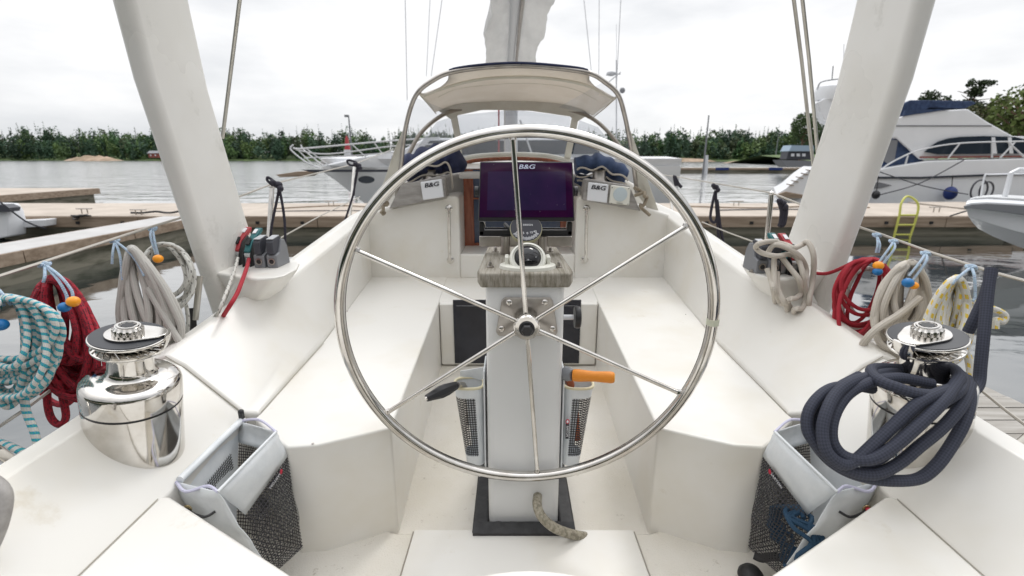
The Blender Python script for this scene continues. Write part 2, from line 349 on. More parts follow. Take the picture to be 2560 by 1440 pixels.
def watermat():
    m = mat('water', (.028, .036, .034), .04); t, b, mk, L = nodes(m); b.inputs['IOR'].default_value = 2.1
    g = mk('ShaderNodeNewGeometry'); hs = []
    for sc, st in ((.9, (1, 1.6, 1)), (4.5, (1, 1.8, 1)), (.22, (1, 2.5, 1))):
        mp = mk('ShaderNodeMapping'); mp.inputs['Scale'].default_value = st; L(g.outputs['Position'], mp.inputs[0])
        n = mk('ShaderNodeTexNoise', i_Scale=sc, i_Detail=3, i_Distortion=.6); L(mp.outputs[0], n.inputs['Vector']); hs.append(n.outputs['Fac'])
    b1 = mk('ShaderNodeBump', i_Strength=.4, i_Distance=.016); L(hs[0], b1.inputs['Height'])
    b2 = mk('ShaderNodeBump', i_Strength=.25, i_Distance=.0025); L(hs[1], b2.inputs['Height']); L(b1.outputs[0], b2.inputs['Normal'])
    b3 = mk('ShaderNodeBump', i_Strength=.5, i_Distance=.11); L(hs[2], b3.inputs['Height']); L(b2.outputs[0], b3.inputs['Normal'])
    L(b3.outputs[0], b.inputs['Normal'])
    sx = mk('ShaderNodeSeparateXYZ'); L(g.outputs['Position'], sx.inputs[0]); mr = mk('ShaderNodeMapRange')      # wind ripples outside the sheltering pontoon
    mr.inputs['From Min'].default_value = 15; mr.inputs['From Max'].default_value = 34; mr.inputs['To Min'].default_value = .04; mr.inputs['To Max'].default_value = .14
    L(sx.outputs[1], mr.inputs[0]); L(mr.outputs[0], b.inputs['Roughness'])
    m2 = mk('ShaderNodeMapRange'); m2.inputs['From Min'].default_value = 16; m2.inputs['From Max'].default_value = 45; m2.inputs['To Min'].default_value = .011; m2.inputs['To Max'].default_value = .07
    L(sx.outputs[1], m2.inputs[0]); L(m2.outputs[0], b1.inputs['Distance'])
    b.inputs['Coat Weight'].default_value = 1.0; b.inputs['Coat IOR'].default_value = 1.9; L(mr.outputs[0], b.inputs['Coat Roughness']); L(b3.outputs[0], b.inputs['Coat Normal'])
    m3 = mk('ShaderNodeMapRange'); m3.inputs['From Min'].default_value = 16; m3.inputs['From Max'].default_value = 45; m3.inputs['To Min'].default_value = .05; m3.inputs['To Max'].default_value = .45
    L(sx.outputs[1], m3.inputs[0]); L(m3.outputs[0], b3.inputs['Distance']); return m
WATER = watermat()

# ================================================================== SETTING: water, shore, forest
mb = MB(); mb.poly([(-3000, -200, WZ), (3000, -200, WZ), (3000, 3000, WZ), (-3000, 3000, WZ)]); obj('water', mb, WATER, base=(0, 0, WZ), kind='structure')
def shore_y(x): return 400 - (90 if x > 60 else 0) * min(1, max(0, (x - 60) / 60)) - 18 * math.sin(x / 47.)
mb = MB(); xs = [-700 + 12 * i for i in range(126)]; prof = [(0, -.6), (6, .5), (30, 2.2), (90, 5), (300, 9)]
mb.loft([[(x, shore_y(x) + d, WZ + z + (1.2 * math.sin(x / 33 + d) if d > 20 else .4 * math.sin(x / 7.))) for d, z in prof] for x in xs], closed=False)
obj('far_shore', mb, GRASSM, base=(0, 400, WZ), kind='structure')
GREENS = [(.022, .050, .026), (.035, .075, .028), (.055, .095, .030), (.075, .115, .035), (.03, .058, .034), (.05, .065, .03)]
def crown(mb, c, rx, h, kind, nq, q, tone, rnd):
    """foliage as many small leaf clumps spread through the crown's volume"""
    lobes = []
    nl = 5 if kind != 'conifer' else 0
    for i in range(nl):
        a = rnd.uniform(0, 6.28); r = rnd.uniform(.1, .6); lobes.append((math.cos(a) * r, math.sin(a) * r, rnd.uniform(.25, .85), rnd.uniform(.38, .62)))
    for i in range(nq):
        if kind == 'conifer':
            z = rnd.random() ** 1.3; rr = (1 - z) * rnd.uniform(.55, 1.05) * (.75 + .25 * math.sin(z * 40)); a = rnd.uniform(0, 6.28)
            p = Vector((math.cos(a) * rr * rx, math.sin(a) * rr * rx, z * h))
        else:
            lx, ly, lz, lr = rnd.choice(lobes); d = Vector((rnd.gauss(0, 1), rnd.gauss(0, 1), rnd.gauss(0, 1))).normalized() * lr * rnd.uniform(.7, 1.05)
            p = Vector(((lx + d.x) * rx, (ly + d.y) * rx, (lz + d.z * .6) * h))
        p += Vector(c); s = q * rnd.uniform(.6, 1.3) * ((1.15 - .8 * z) if kind == 'conifer' else 1)
        n = Vector((rnd.gauss(0, 1), rnd.gauss(0, 1), rnd.gauss(.4, 1))).normalized(); u = n.orthogonal().normalized(); v = n.cross(u)
        b = len(mb.v); k = rnd.uniform(.86, 1.16); cc = tuple(t * k for t in tone)
        mb.v += [p + u * s, p + v * s * .8, p - u * s * .9, p - v * s]; mb.col += [cc] * 4; mb.face((b, b + 1, b + 2, b + 3))
rnd = random.Random(3); mb = MB()
for i in range(1500):
    x = rnd.uniform(-520, 620); row = rnd.random(); sy = shore_y(x); y = sy + 6 + row * 60; hs = sy / 400
    ru = rnd.random(); big = (1.06 + .16 * noise.noise(Vector((x / 45, 3, 0)))) * hs * (.8 if row < .25 else 1.0)
    kk = rnd.uniform(1.2, 2.6); tn = lambda L_: tuple(c * kk * .85 + .004 for c in rnd.choice(L_))
    if ru < .22: crown(mb, (x, y, WZ + 1 + row * 5), rnd.uniform(2.4, 3.8), rnd.uniform(18, 25) * big, 'conifer', 130, .8, tn(GREENS[:2] + GREENS[4:5]), rnd)
    else: crown(mb, (x, y, WZ - .5 + row * 5), rnd.uniform(4.0, 7.0), rnd.uniform(14, 21) * big, 'round', 230, .8, tn(GREENS), rnd)
obj('forest', mb, LEAF, base=(0, 400, WZ), flat=True, kind='stuff', label='mixed green forest along the far shore behind the water', cat='forest')
def rocks(px, Y, wd, ht, label, seed):
    rn = random.Random(seed); c = PY(px, 398, Y); mb = MB(); secs = []
    for i in range(15):
        f = i / 14; h = ht * math.sin(math.pi * f) ** .7 * rn.uniform(.7, 1.1); x = c.x + (f - .5) * wd
        secs.append([(x, Y - 3 - h, WZ - .3), (x, Y - 2 + rn.uniform(-.5, .5), WZ + h * .6), (x, Y + 1, WZ + h), (x, Y + 6, WZ + h * .7), (x, Y + 9, WZ - .3)])
    mb.loft(secs, closed=True); obj('rock_outcrop', mb, ROCK, base=(c.x, Y, WZ), label=label, cat='rock', group='bare rock outcrops on the shores')
rocks(228, 385, 40, 4.2, 'low bare brown rock outcrop on the far left shore', 1)
rocks(1900, 205, 26, 1.6, 'low pink rock islet off the right shore', 2)
rocks(1720, 300, 34, 2.0, 'long reddish rock shelf under the right forest edge', 3)
rocks(880, 388, 22, 3.5, 'small brown rock ledge behind the left motorboat rails', 4)
# red cottage
def cottage(px, Y, wl, label):
    c = PY(px, 385, Y); t = thing('cottage', (c.x, Y, WZ + 2), label, 'cottage'); z = WZ + 2.2
    m = MB().box((c.x, Y, z + 1.6), (wl, 5, 3.2)); obj('wall', m, TRIMR, t)
    m = MB().prism([(c.x - wl / 2 - .5, Y - 3, z + 3.2), (c.x - wl / 2 - .5, Y + 3, z + 3.2), (c.x - wl / 2 - .5, Y, z + 5)], (wl + 1, 0, 0)); obj('roof', m, GREYP, t)
    for k in (-.25, .25):
        obj('window', MB().box((c.x + k * wl, Y - 2.52, z + 1.8), (1, .06, 1)), WHITEP, t)
cottage(388, 372, 7, 'small red cottage among trees on the far left shore')
# tree things on the right
def tree(px, vt, Y, hgt, rx, kind, label, tone, seed, base=0):
    rn = random.Random(seed); top = PY(px, vt, Y); z0 = WZ + base; x = top.x; h = top.z - z0
    t = thing('pine_tree' if kind == 'pine' else 'leafy_tree', (x, Y, z0), label, 'tree')
    m = MB(); lean = rn.uniform(-.04, .04) * h
    m.tube([(x, Y, z0), (x + lean * .4, Y, z0 + h * .4), (x + lean, Y, z0 + h * .92)], [h * .022 + .05, h * .015 + .03, .04], 8)
    if kind == 'pine':
        for i in range(12):
            a = rn.uniform(0, 6.28); f = rn.uniform(.5, .9); p = Vector((x + lean * f, Y, z0 + h * f)); m.tube([p, p + Vector((math.cos(a) * rx * .7, math.sin(a) * rx * .7, rn.uniform(.0, .12) * h))], [.07, .03], 5)
    else:
        for i in range(8):
            a = rn.uniform(0, 6.28); p = Vector((x, Y, z0 + h * rn.uniform(.3, .6))); m.tube([p, p + Vector((math.cos(a) * rx * .6, math.sin(a) * rx * .6, h * .25))], [.12, .03], 5)
    obj('trunk', m, BARK, t)
    m = MB()
    if kind == 'pine':
        for i in range(16):
            f = rn.uniform(.42, 1.0); a = rn.uniform(0, 6.28); r = rx * rn.uniform(.15, .9) * (1.15 - f * .75)
            crown(m, (x + lean * f + math.cos(a) * r, Y + math.sin(a) * r, z0 + h * f - h * .05), rx * rn.uniform(.28, .5), h * .10, 'round', 120, h * .016, tone, rn)
    else: crown(m, (x, Y, z0 + h * .15), rx, h * .85, 'round', 2400, h * .022, tone, rn)
    obj('crown', m, LEAF, t, flat=True)
G1, G2, G3 = (.035, .055, .02), (.075, .10, .025), (.11, .15, .035)
for a in [(2445, 205, 60, 0, 2.4, 'pine', 'lone windswept pine rising above the flybridge boat roof', G1, 11, 1.5),
          (2330, 232, 75, 0, 3.4, 'pine', 'low dark pine peeking over the navy bimini cover', G1, 12, 1.5),
          (2375, 243, 80, 0, 2.8, 'pine', 'short dark pine beside the windswept pine', G1, 13, 1.5),
          (2520, 225, 52, 0, 4.5, 'round', 'brownish green tree behind the flybridge boat bow', (.075, .08, .03), 14, 1.0),
          (2590, 175, 48, 0, 4.5, 'round', 'bright green tree at the right edge of the view', G3, 15, 1.0),
          (2480, 262, 58, 0, 3.4, 'round', 'dark green tree low behind the boat roof', G1, 16, 1.0),
          (2015, 292, 120, 0, 4.8, 'round', 'leafy green tree behind the right backstays', (.06, .10, .03), 17, 1.0),
          (2060, 315, 125, 0, 5, 'round', 'darker bushy tree beside the backstay tree', (.04, .07, .028), 18, 1.0)]: tree(*a)
mb = MB(); c0 = PY(2330, 395, 130)
secs = []
for i in range(14):
    x = 88 + i * 12; h = .9 + .5 * math.sin(i * 1.7)
    yn = 118 - i * 6.2
    secs.append([(x - 10, yn - 2, WZ - .4), (x - 10, yn + 1, WZ + h * .7), (x - 8, yn + 9, WZ + h), (x, yn + 60, WZ + h + 2), (x, yn + 90, WZ - .4)])
mb.loft(secs, closed=False); obj('right_shore', mb, GRASSM, base=(90, 120, WZ), kind='structure')

rnd = random.Random(8); mb = MB()
for i in range(260):
    x = rnd.uniform(-110, 110); y = -34 - rnd.random() * 14
    crown(mb, (x, y, WZ + .5), rnd.uniform(3, 5), rnd.uniform(9, 14), 'round', 90, 1.3, rnd.choice(GREENS), rnd)
obj('grove', mb, LEAF, base=(0, -40, WZ), flat=True, kind='stuff', label='wood on the shore astern of the sailboat', cat='wood')
mb = MB(); mb.box((0, -60, WZ + .1), (300, 60, 1.6)); obj('quay', mb, CONC, base=(0, -60, WZ), kind='structure')
# ================================================================== docks
Y_NEAR = lambda y: y < 25
def pontoon(name, x0, x1, y0, y1, top, label, fascia=True, fl=True, group='floating docks of the marina'):
    t = thing(name, ((x0 + x1) / 2, (y0 + y1) / 2, WZ), label, 'dock', group)
    obj('deck', MB().box(((x0 + x1) / 2, (y0 + y1) / 2, top - .03), (x1 - x0, y1 - y0, .06)), CONC, t)
    m = MB(); xx = x0
    while xx < x1 - .01:
        xe = min(xx + 2.4, x1); m.box(((xx + xe) / 2, y0 - .03, top - .155), (xe - xx - .02, .07, .27)); xx = xe
    obj('timber_fascia', m, TIMBER, t)
    xx = x0 + .8
    while xx < x1 and Y_NEAR(y0): obj('bolt', MB().box((xx, y0 - .075, top - .17), (.09, .03, .07)), BLACK, t); xx += 1.2
    obj('side_timber', MB().box((x1 + .03, (y0 + y1) / 2, top - .155), (.06, y1 - y0, .27)), TIMBER, t)
    obj('float', MB().box(((x0 + x1) / 2, (y0 + y1) / 2 - .04, top - .5), (x1 - x0 - .3, y1 - y0 - .3, .9)), FLOAT, t)
    return t
pontoon('main_pontoon', -34, 13.6, 13.0, 16.8, -1.50, 'long pale concrete pontoon crossing behind the sailboat')
pontoon('end_pontoon', 13.75, 40, 13.6, 17.0, -1.47, 'pale pontoon under the flybridge boat at right')
pontoon('outer_pontoon', -34, -21.4, 18.6, 25.5, -1.50, 'separate pontoon with a pointed fascia at far left')
t = pontoon('distant_pontoon', 18, 66, 70, 73, -1.35, 'distant pontoon with dark blue fenders on the right water')
for i, x in enumerate((22.5, 29.5, 37, 44.5)):
    o = obj('dock_fender', MB().box((x, 69.85, -1.47), (1.8, .25, .35)), mat('blue_fender', (.01, .03, .16), .5) if i == 0 else bpy.data.materials['blue_fender'], t)
# left finger dock
t = thing('finger_dock', (-8.75, 9.5, WZ), 'narrow finger dock with brown timber edge left of the sailboat', 'dock', 'floating docks of the marina')
obj('deck', MB().box((-8.75, 9.2, -1.52), (1.0, 7.4, .05)), vary(mat('pale_deck', rough=.8), (.46, .45, .44), (.54, .53, .52), 2), t)
m = MB()
for x in (-8.22, -9.28):
    for k in range(3): m.box((x, 6.75 + k * 2.46, -1.60), (.06, 2.44, .2))
obj('timber_edge', m, TIMBER, t)
obj('float', MB().box((-8.75, 9.2, -1.9), (.8, 7, .5)), FLOAT, t)
# right finger dock beside the sailboat
t = thing('plank_dock', (2.7, 1.5, WZ), 'weathered grey plank dock close along the starboard side', 'dock', 'floating docks of the marina')
m = MB(); y = -1.2
while y < 4.9: m.box((2.55, y + .07, -1.515 + random.uniform(-.003, .003)), (1.35, .135, .03)); y += .145
obj('planks', m, PLANK, t); obj('beam', MB().box((3.18, 1.85, -1.63), (.06, 6, .18)).box((1.93, 1.85, -1.63), (.06, 6, .18)), TIMBER, t)
obj('float', MB().box((2.55, 1.85, -1.95), (1.1, 5.6, .5)), FLOAT, t)
# ladder
def pipe(name, pts, r, m, parent, n=8, k=5, sm=True, **kw):
    return obj(name, MB().tube(smooth_path(pts, k) if sm else pts, r, n), m, parent, **kw)
t = thing('dock_ladder', PY(2262, 560, 12.95), 'yellow ladder hooped over the pontoon edge into the water', 'ladder')
for u0, u1 in ((2250, 2244), (2292, 2278)):
    pass
a = PY(2247, 545, 12.86); b = PY(2291, 545, 12.86); dx = b.x - a.x
pipe('hoop', [(a.x - .04, 12.86, -2.3), (a.x, 12.86, -1.5), (a.x + .02, 12.9, -1.15), (a.x + dx * .5, 13.0, -.98), (b.x - .02, 12.9, -1.15), (b.x, 12.86, -1.5), (b.x - .1, 12.86, -2.3)], .028, YELP, t)
for z in (-1.46, -1.72, -1.98): obj('rung', MB().tube([(a.x, 12.86, z), (b.x - .03, 12.86, z)], .024, 8), YELP, t)
def cleat(p, i):
    p = Vector(p); t = thing('dock_cleat', p, ['steel cleat on the pontoon beside the finger dock', 'steel cleat on the pontoon left of the white leg', 'steel cleat between the two left stanchions', 'steel cleat right of the yellow ladder', 'steel cleat by the right stanchion'][i], 'cleat', 'mooring cleats')
    [obj('foot', MB().tube([p + Vector((k * .08, 0, 0)), p + Vector((k * .08, 0, .13))], .015, 6), STEEL2, t) for k in (-1, 1)]
    obj('bar', MB().tube([p + Vector((-.22, 0, .14)), p + Vector((.22, 0, .14))], .018, 6), STEEL2, t)
for i, (u, v, Y) in enumerate(((215, 545, 13.5), (350, 550, 13.2), (828, 512, 16.0), (2340, 532, 13.9), (1842, 500, 15.9))):
    q = PY(u, v, Y); cleat((q.x, Y, -1.495), i)
# mooring lines lying on the pontoon
def dline(pts, r, m, label):
    P = smooth_path(pts, 5); obj('mooring_line', MB().tube(P, r, 6), m, base=P[0], label=label, cat='rope', group='mooring lines on the docks')
dline([(-7.3, 14.6, -1.47), (-5.5, 15.6, -1.47), (-3.8, 14.9, -1.47), (-2.6, 15.3, -1.47)], .02, TIMBER, 'brown line curving over the pontoon behind the left stanchion')
dline([(-6.9, 13.9, -1.47), (-5, 14.1, -1.47), (-3.1, 13.9, -1.47)], .015, DGREY, 'thin grey line straight along the pontoon edge at left')
dline([(5.5, 15.4, -1.47), (7.5, 14.9, -1.47), (9.5, 15.4, -1.47), (11, 15.0, -1.47)], .022, TIMBER, 'brown line wavy across the pontoon right of the wheel')
dline([(6, 14.2, -1.47), (8, 14.5, -1.47), (10.2, 14.1, -1.47)], .018, DGREY, 'thin dark line across the pontoon right of the wheel')
p = PY(0, 505, 11); q = PY(115, 572, 12.7)
dline([p, (p + q) / 2 - Vector((0, 0, .12)), q], .02, DGREY, 'taut mooring line from the white boat at the left edge')
p = PY(2478, 508, 9.6); q = PY(2375, 540, 13.1)
dline([p, q], .018, DGREY, 'dark mooring line from the small white boat to the pontoon')
P = [PY(200, 545, 12.9) + Vector((random.uniform(-.35, .35), random.uniform(-.2, .2), random.uniform(-.03, .1))) for i in range(14)]
dline(P, .018, BLACK, 'tangled black line heaped by the finger dock')
P = [Vector((-10.4, 13.3, -1.46)) + Vector((i * .22, random.uniform(-.06, .06), random.uniform(0, .05))) for i in range(9)]
dline(P, .03, BLACK, 'ragged black line stretched on the finger dock root')

# ================================================================== background boats (profiles at real depth)
def prof(pts, Y, d, name, m, parent, bev=0.0, **k):
    return obj(name, MB().prism([PY(u, v, Y) for u, v in pts], (0, d, 0)), m, parent, bev=bev, **k)
def rail(parent, pts, Y, r=.02, name='rail', m=None, sm=True):
    return obj(name, MB().tube(smooth_path([PY(*p[:2], p[2] if len(p) > 2 else Y) for p in pts], 5) if sm else [PY(*p[:2], p[2] if len(p) > 2 else Y) for p in pts], r, 6), m or RAILW, parent)
def hull(parent, x0, x1, Y, beam, zt0, zt1, rake, mats, bow='left', name='hull'):
    """lofted motorboat hull, sections across X, pointed at one end"""
    m = MB(); secs = []; n = 18
    for i in range(n + 1):
        f = i / n; x = x0 + (x1 - x0) * f; g = f if bow == 'left' else 1 - f
        hb = beam / 2 * (1 - (1 - min(1, g * 1.9)) ** 2.2) + .04; zt = zt0 + (zt1 - zt0) * f; yc = Y + beam / 2
        low = WZ - .3 + max(0, (rake - g * 14) / rake) * (zt - WZ + .1) if g * 14 < rake else WZ - .3
        low = min(low, zt - .12)
        mid = (low + zt) / 2
        secs.append([(x, yc - hb, zt), (x, yc - hb * .93, mid + .1), (x, yc - hb * .72, low + .05), (x, yc, low - .02), (x, yc + hb * .72, low + .05), (x, yc + hb * .93, mid + .1), (x, yc + hb, zt), (x, yc, zt + .08)])
    m.loft(secs); return obj(name, m, mats, parent)
# left motorboat, bow to the left
Y = 19.2
t = thing('motorboat', (-1, 21, WZ), 'white motorboat with long bow rail moored beyond the pontoon at left', 'motorboat', 'motorboats moored around the docks')
hull(t, -8.0, 6.5, Y, 3.8, -.36, -.30, 2.4, BGREY)
h = hull(t, -8.05, 6.5, Y - .02, 3.84, -.02, -.02, 14, BWHITE, name='upper_hull')
h.data.transform(Matrix.Translation((0, 0, 0)))
for vtx in h.data.vertices:
    if vtx.co.z + WZ < -.45: vtx.co.z = -.36 - WZ
prof([(752, 424), (775, 430), (985, 430), (1300, 430), (1300, 425), (985, 424)], Y - .05, .08, 'rub_strip', STRIPE, t)
prof([(688, 437), (700, 443), (768, 441), (790, 428), (740, 429)], Y + 1.4, .8, 'bow_platform', TIMBER, t, bev=.02)
pw = PY(917, 449, Y + .05); m = MB(); m.lathe([(.30, 0), (.30, .05)], (0, 0, 0), 24, Matrix.Rotation(R(90), 3, 'X')); m.moved(lambda p: Vector((p.x * 1.05, p.y, p.z * .48)) + pw + Vector((0, -.03, 0)))
obj('porthole', m, DKGLASS, t)
prof([(800, 415), (900, 392), (1010, 372), (1060, 345), (1500, 345), (1560, 425), (985, 425)], Y + .7, 2.4, 'cabin', BWHITE, t, bev=.08)
prof([(1075, 352), (1490, 350), (1500, 385), (1040, 388)], Y + .62, .08, 'side_window', DKGLASS, t)
rail(t, [(735, 368), (760, 371), (985, 351), (1100, 345)], Y + .2, .035)
rail(t, [(740, 374), (820, 385), (985, 365), (1100, 360)], Y + .2, .03)
rail(t, [(733, 362), (727, 374), (765, 405), (800, 420)], Y + 1.2, .03); rail(t, [(752, 362), (760, 375), (800, 408), (815, 420)], Y + 2.6, .03)
for u0, v0, u1, v1 in ((740, 370, 785, 415), (765, 371, 820, 412), (880, 361, 925, 402), (935, 356, 960, 390)): rail(t, [(u0, v0), (u1, v1)], Y + .2, .022, 'rail_post', sm=False)
rail(t, [(760, 395), (900, 388), (985, 380)], Y + .3, .03)
# lamp masts and mast poles
def pole(u, v0, v1, Y, r, label, m=None, arm=0):
    a = PY(u, v1, Y); b = PY(u, v0, Y); b.x = a.x; t = thing('lamp_mast' if arm else 'pole', (a.x, Y, a.z), label, 'pole')
    obj('post', MB().tube([(a.x, Y, a.z), (a.x, Y, b.z)], [r, r * .6], 8), m or GREYP, t)
    if arm: obj('lamp_head', MB().box((a.x - arm / 2, Y, b.z), (arm, r * 3, r * 2)), m or GREYP, t)
pole(880, 290, 392, 60, .12, 'grey lamp mast rising behind the left motorboat', arm=.45)
pole(1757, 288, 440, 66, .14, 'tall pale mast standing at the distant pontoon')
pole(1762, 388, 440, 66.5, .35, 'short white post at the distant pontoon', WHITEP)
pole(1938, 330, 398, 190, .2, 'thin grey pole before the right forest')
t = thing('beacon', PY(870, 385, 120), 'small red and white beacon behind the left motorboat rail', 'beacon')
q = PY(870, 385, 120); obj('base', MB().lathe([(.9, -1.2), (.9, 1.0)], q, 12), WHITEP, t); obj('tower', MB().lathe([(.7, 1.0), (.35, 3.6), (.1, 4.2)], q, 12), REDP, t)
# right flybridge motorboat, bow to the right
Y = 19.0
def prof2(pts, Y, d, name, m, parent, bev=0.0): return obj(name, MB().prism([PY(u, v, Y) for u, v in pts], (d * .5, d, 0)), m, parent, bev=bev)
t = thing('motorboat', (17, 21, WZ), 'large white flybridge motorboat with navy bimini moored at right', 'motorboat', 'motorboats moored around the docks')
prof2([(1938, 486), (1965, 470), (2000, 440), (2030, 420), (2200, 422), (2320, 402), (2560, 396), (2760, 392), (2760, 520), (2400, 520), (2000, 520), (1950, 500)], Y, 4.2, 'hull', BWHITE, t, bev=.05)
prof2([(2060, 441), (2300, 442), (2760, 424), (2760, 429), (2300, 447), (2060, 446)], Y - .06, .1, 'rub_strip', STRIPE, t)
prof2([(2060, 462), (2090, 458), (2200, 456), (2230, 463), (2200, 471), (2090, 471)], Y - .03, .06, 'hull_window', GREYP, t)
prof2([(2195, 424), (2240, 345), (2310, 352), (2305, 424)], Y + .45, 3.2, 'canopy', NAVYF2, t, bev=.03)
prof2([(2208, 400), (2225, 350), (2245, 350), (2237, 398), (2222, 412)], Y + .40, .06, 'canopy_window', GREYP, t)
prof2([(2240, 345), (2300, 400), (2330, 396), (2700, 392), (2700, 345), (2533, 340), (2470, 305), (2420, 272), (2300, 278), (2240, 295), (2200, 330), (2200, 345)], Y + .35, 3.3, 'cabin', BWHITE, t, bev=.06)
prof2([(2312, 380), (2325, 367), (2345, 354), (2370, 346), (2400, 342), (2460, 340), (2538, 342), (2575, 352), (2640, 380), (2560, 384), (2345, 386)], Y + .26, .08, 'side_window', DKGLASS, t)
prof2([(2240, 313), (2480, 313), (2480, 316), (2240, 316)], Y + .33, .03, 'moulding_line', GREYP, t)
prof2([(2262, 276), (2375, 271), (2330, 280), (2258, 290)], Y + .30, .1, 'bimini_shade', NAVYF2, t)
for u in (2479, 2520): prof2([(u, 343), (u + 9, 343), (u + 14, 384), (u + 4, 384)], Y + .22, .03, 'window_pillar', BWHITE, t)
prof2([(2300, 391), (2700, 388), (2700, 392), (2300, 395)], Y + .28, .05, 'trim_line', TRIMR, t)
prof2([(2255, 262), (2275, 250), (2430, 252), (2442, 258), (2410, 272), (2330, 268), (2262, 292), (2250, 290)], Y + .6, 2.6, 'bimini', NAVYF2, t, bev=.03)
prof2([(2040, 255), (2110, 225), (2190, 250), (2225, 305), (2235, 345), (2140, 345), (2110, 318), (2060, 300)], Y + 1.2, 1.8, 'radar_arch', BWHITE, t, bev=.06)
m = MB(); q = PY(2075, 232, Y + 1.6); m.lathe([(.1, -.32), (.52, -.28), (.56, 0), (.5, .22), (.2, .32), (.01, .33)], q, 20); obj('radar_dome', m, BWHITE, t)
rail(t, [(2043, 245), (2046, 215), (2060, 203), (2112, 196)], Y + 1.6, .025, 'antenna_frame', GREYP); rail(t, [(2080, 200), (2083, 165)], Y + 1.6, .02, 'antenna', GREYP)
rail(t, [(2108, 190), (2110, 110)], Y + 1.6, .012, 'whip_antenna', RAILW)
rail(t, [(2205, 422), (2240, 400), (2300, 375), (2400, 358), (2560, 353), (2700, 350)], Y + .05, .03)
for u0, v0, u1, v1 in ((2270, 388, 2260, 424), (2400, 358, 2370, 396), (2480, 355, 2480, 395), (2520, 355, 2560, 392), (2540, 353, 2500, 395)): rail(t, [(u0, v0), (u1, v1)], Y + .05, .03, 'rail_post', sm=False)
m = MB()
for k in range(5):
    q = PY(1975 + k * 12, 462 - k * 9, Y - .03); m.box(q, (.28, .04, .035), Matrix.Rotation(R(12), 3, 'Y'))
obj('stern_trim', m, TIMBER, t)
prof2([(1940, 487), (1965, 480), (2010, 488), (2005, 496), (1945, 494)], Y - .3, 2.5, 'swim_platform', TIMBER, t)
def fender(u, v, Y, r, m, label, rope_v, name='fender'):
    q = PY(u, v, Y); t = thing(name, q, label, 'fender')
    obj('body', MB().ball(q, r, (1, 1, 1.15)), m, t); obj('cord', MB().tube([q + Vector((0, 0, r)), PY(u + 6, rope_v, Y)], .015, 6), BLACK, t)
fender(2376, 483, 18.7, .22, bpy.data.materials['blue_fender'], 'round blue fender hanging on the flybridge boat hull', 438)
fender(2190, 487, 18.7, .14, BLACK, 'small black fender hanging low beside the leg', 440)
def brope(u0, v0, u1, v1, Y, label, sag=0):
    a, b = PY(u0, v0, Y), PY(u1, v1, Y); c = (a + b) / 2 - Vector((0, 0, sag)); obj('mooring_line', MB().tube(smooth_path([a, c, b], 5), .02, 6), DGREY, base=a, label=label, cat='rope', group='mooring lines on the docks')
brope(2410, 400, 2200, 487, 18.5, 'thin line crossing the flybridge hull down to its stern', .2)
brope(2200, 430, 2420, 486, 18.45, 'thin line crossing the flybridge hull towards its bow', .1)
# hoops/tyre shape by the hull
t = thing('dock_hoop', PY(2448, 470, 17.5), 'dark hose loops standing against the flybridge boat hull', 'hose')
for du, r in ((0, .36), (18, .30)):
    q = PY(2448 + du, 476, 17.4); obj('loop', MB().tube([q + Vector((math.cos(a) * r * .8, 0, math.sin(a) * r)) for a in [i * math.pi / 10 for i in range(20)]], .03, 6, cyc=True), DGREY, t)
# small white boat at right, near
t = thing('small_boat', PY(2520, 560, 9.0), 'small white boat bow with grey rub rail at the right edge', 'boat', 'motorboats moored around the docks')
Yb = 8.6
a = [PY(2418, 497, 9.4), PY(2470, 492, 9.6), PY(2800, 500, 9.6), PY(2800, 700, 8.0), PY(2600, 645, 8.2), PY(2500, 590, 8.8), PY(2432, 562, 9.2), PY(2418, 540, 9.4)]
m = MB(); secs = []
for u, tv, rv, mv, bv in ((2417, 503, 522, 540, 556), (2432, 499, 520, 545, 572), (2470, 497, 524, 558, 592), (2530, 500, 532, 576, 616), (2620, 506, 545, 600, 648), (2760, 515, 560, 640, 700)):
    secs.append([PY(u, tv, 8.8), PY(u - 3, tv + 8, 8.66), PY(u - 2, rv, 8.66), PY(u, rv + 4, 8.74), PY(u + 3, mv, 8.78), PY(u + 6, mv + 5, 8.84), PY(u + 14, bv, 9.05), PY(u + 30, bv - 3, 10.0), PY(u + 10, tv - 8, 10.6)])
m.loft(secs); obj('hull', m, BWHITE, t, bev=.01)
m = MB(); m.loft([[s_[1] + Vector((0, -.02, -.03)), s_[2] + Vector((0, -.025, 0)), s_[2] + Vector((0, .03, -.01)), s_[1] + Vector((0, .03, -.03))] for s_ in secs]); obj('rub_rail', m, GREYP, t)
m = MB(); m.loft([[s_[0] + Vector((.05, .02, .005)), s_[8] + Vector((.05, -.1, .005)), s_[8] + Vector((.05, -.1, .03)), s_[0] + Vector((.05, .02, .03))] for s_ in secs]); obj('gunwale', m, BGREY, t)
q = PY(2510, 500, 9.3); obj('post', MB().tube([q, q + Vector((0, 0, .5)), q + Vector((.12, 0, .56)), q + Vector((1.5, 0, .56))], .04, 8), RAILW, t)
pipe('bow_rail', [PY(2452, 492, 9.5), PY(2462, 440, 9.5), PY(2478, 436, 9.5), PY(2560, 434, 9.5)], .015, RAILW, t)
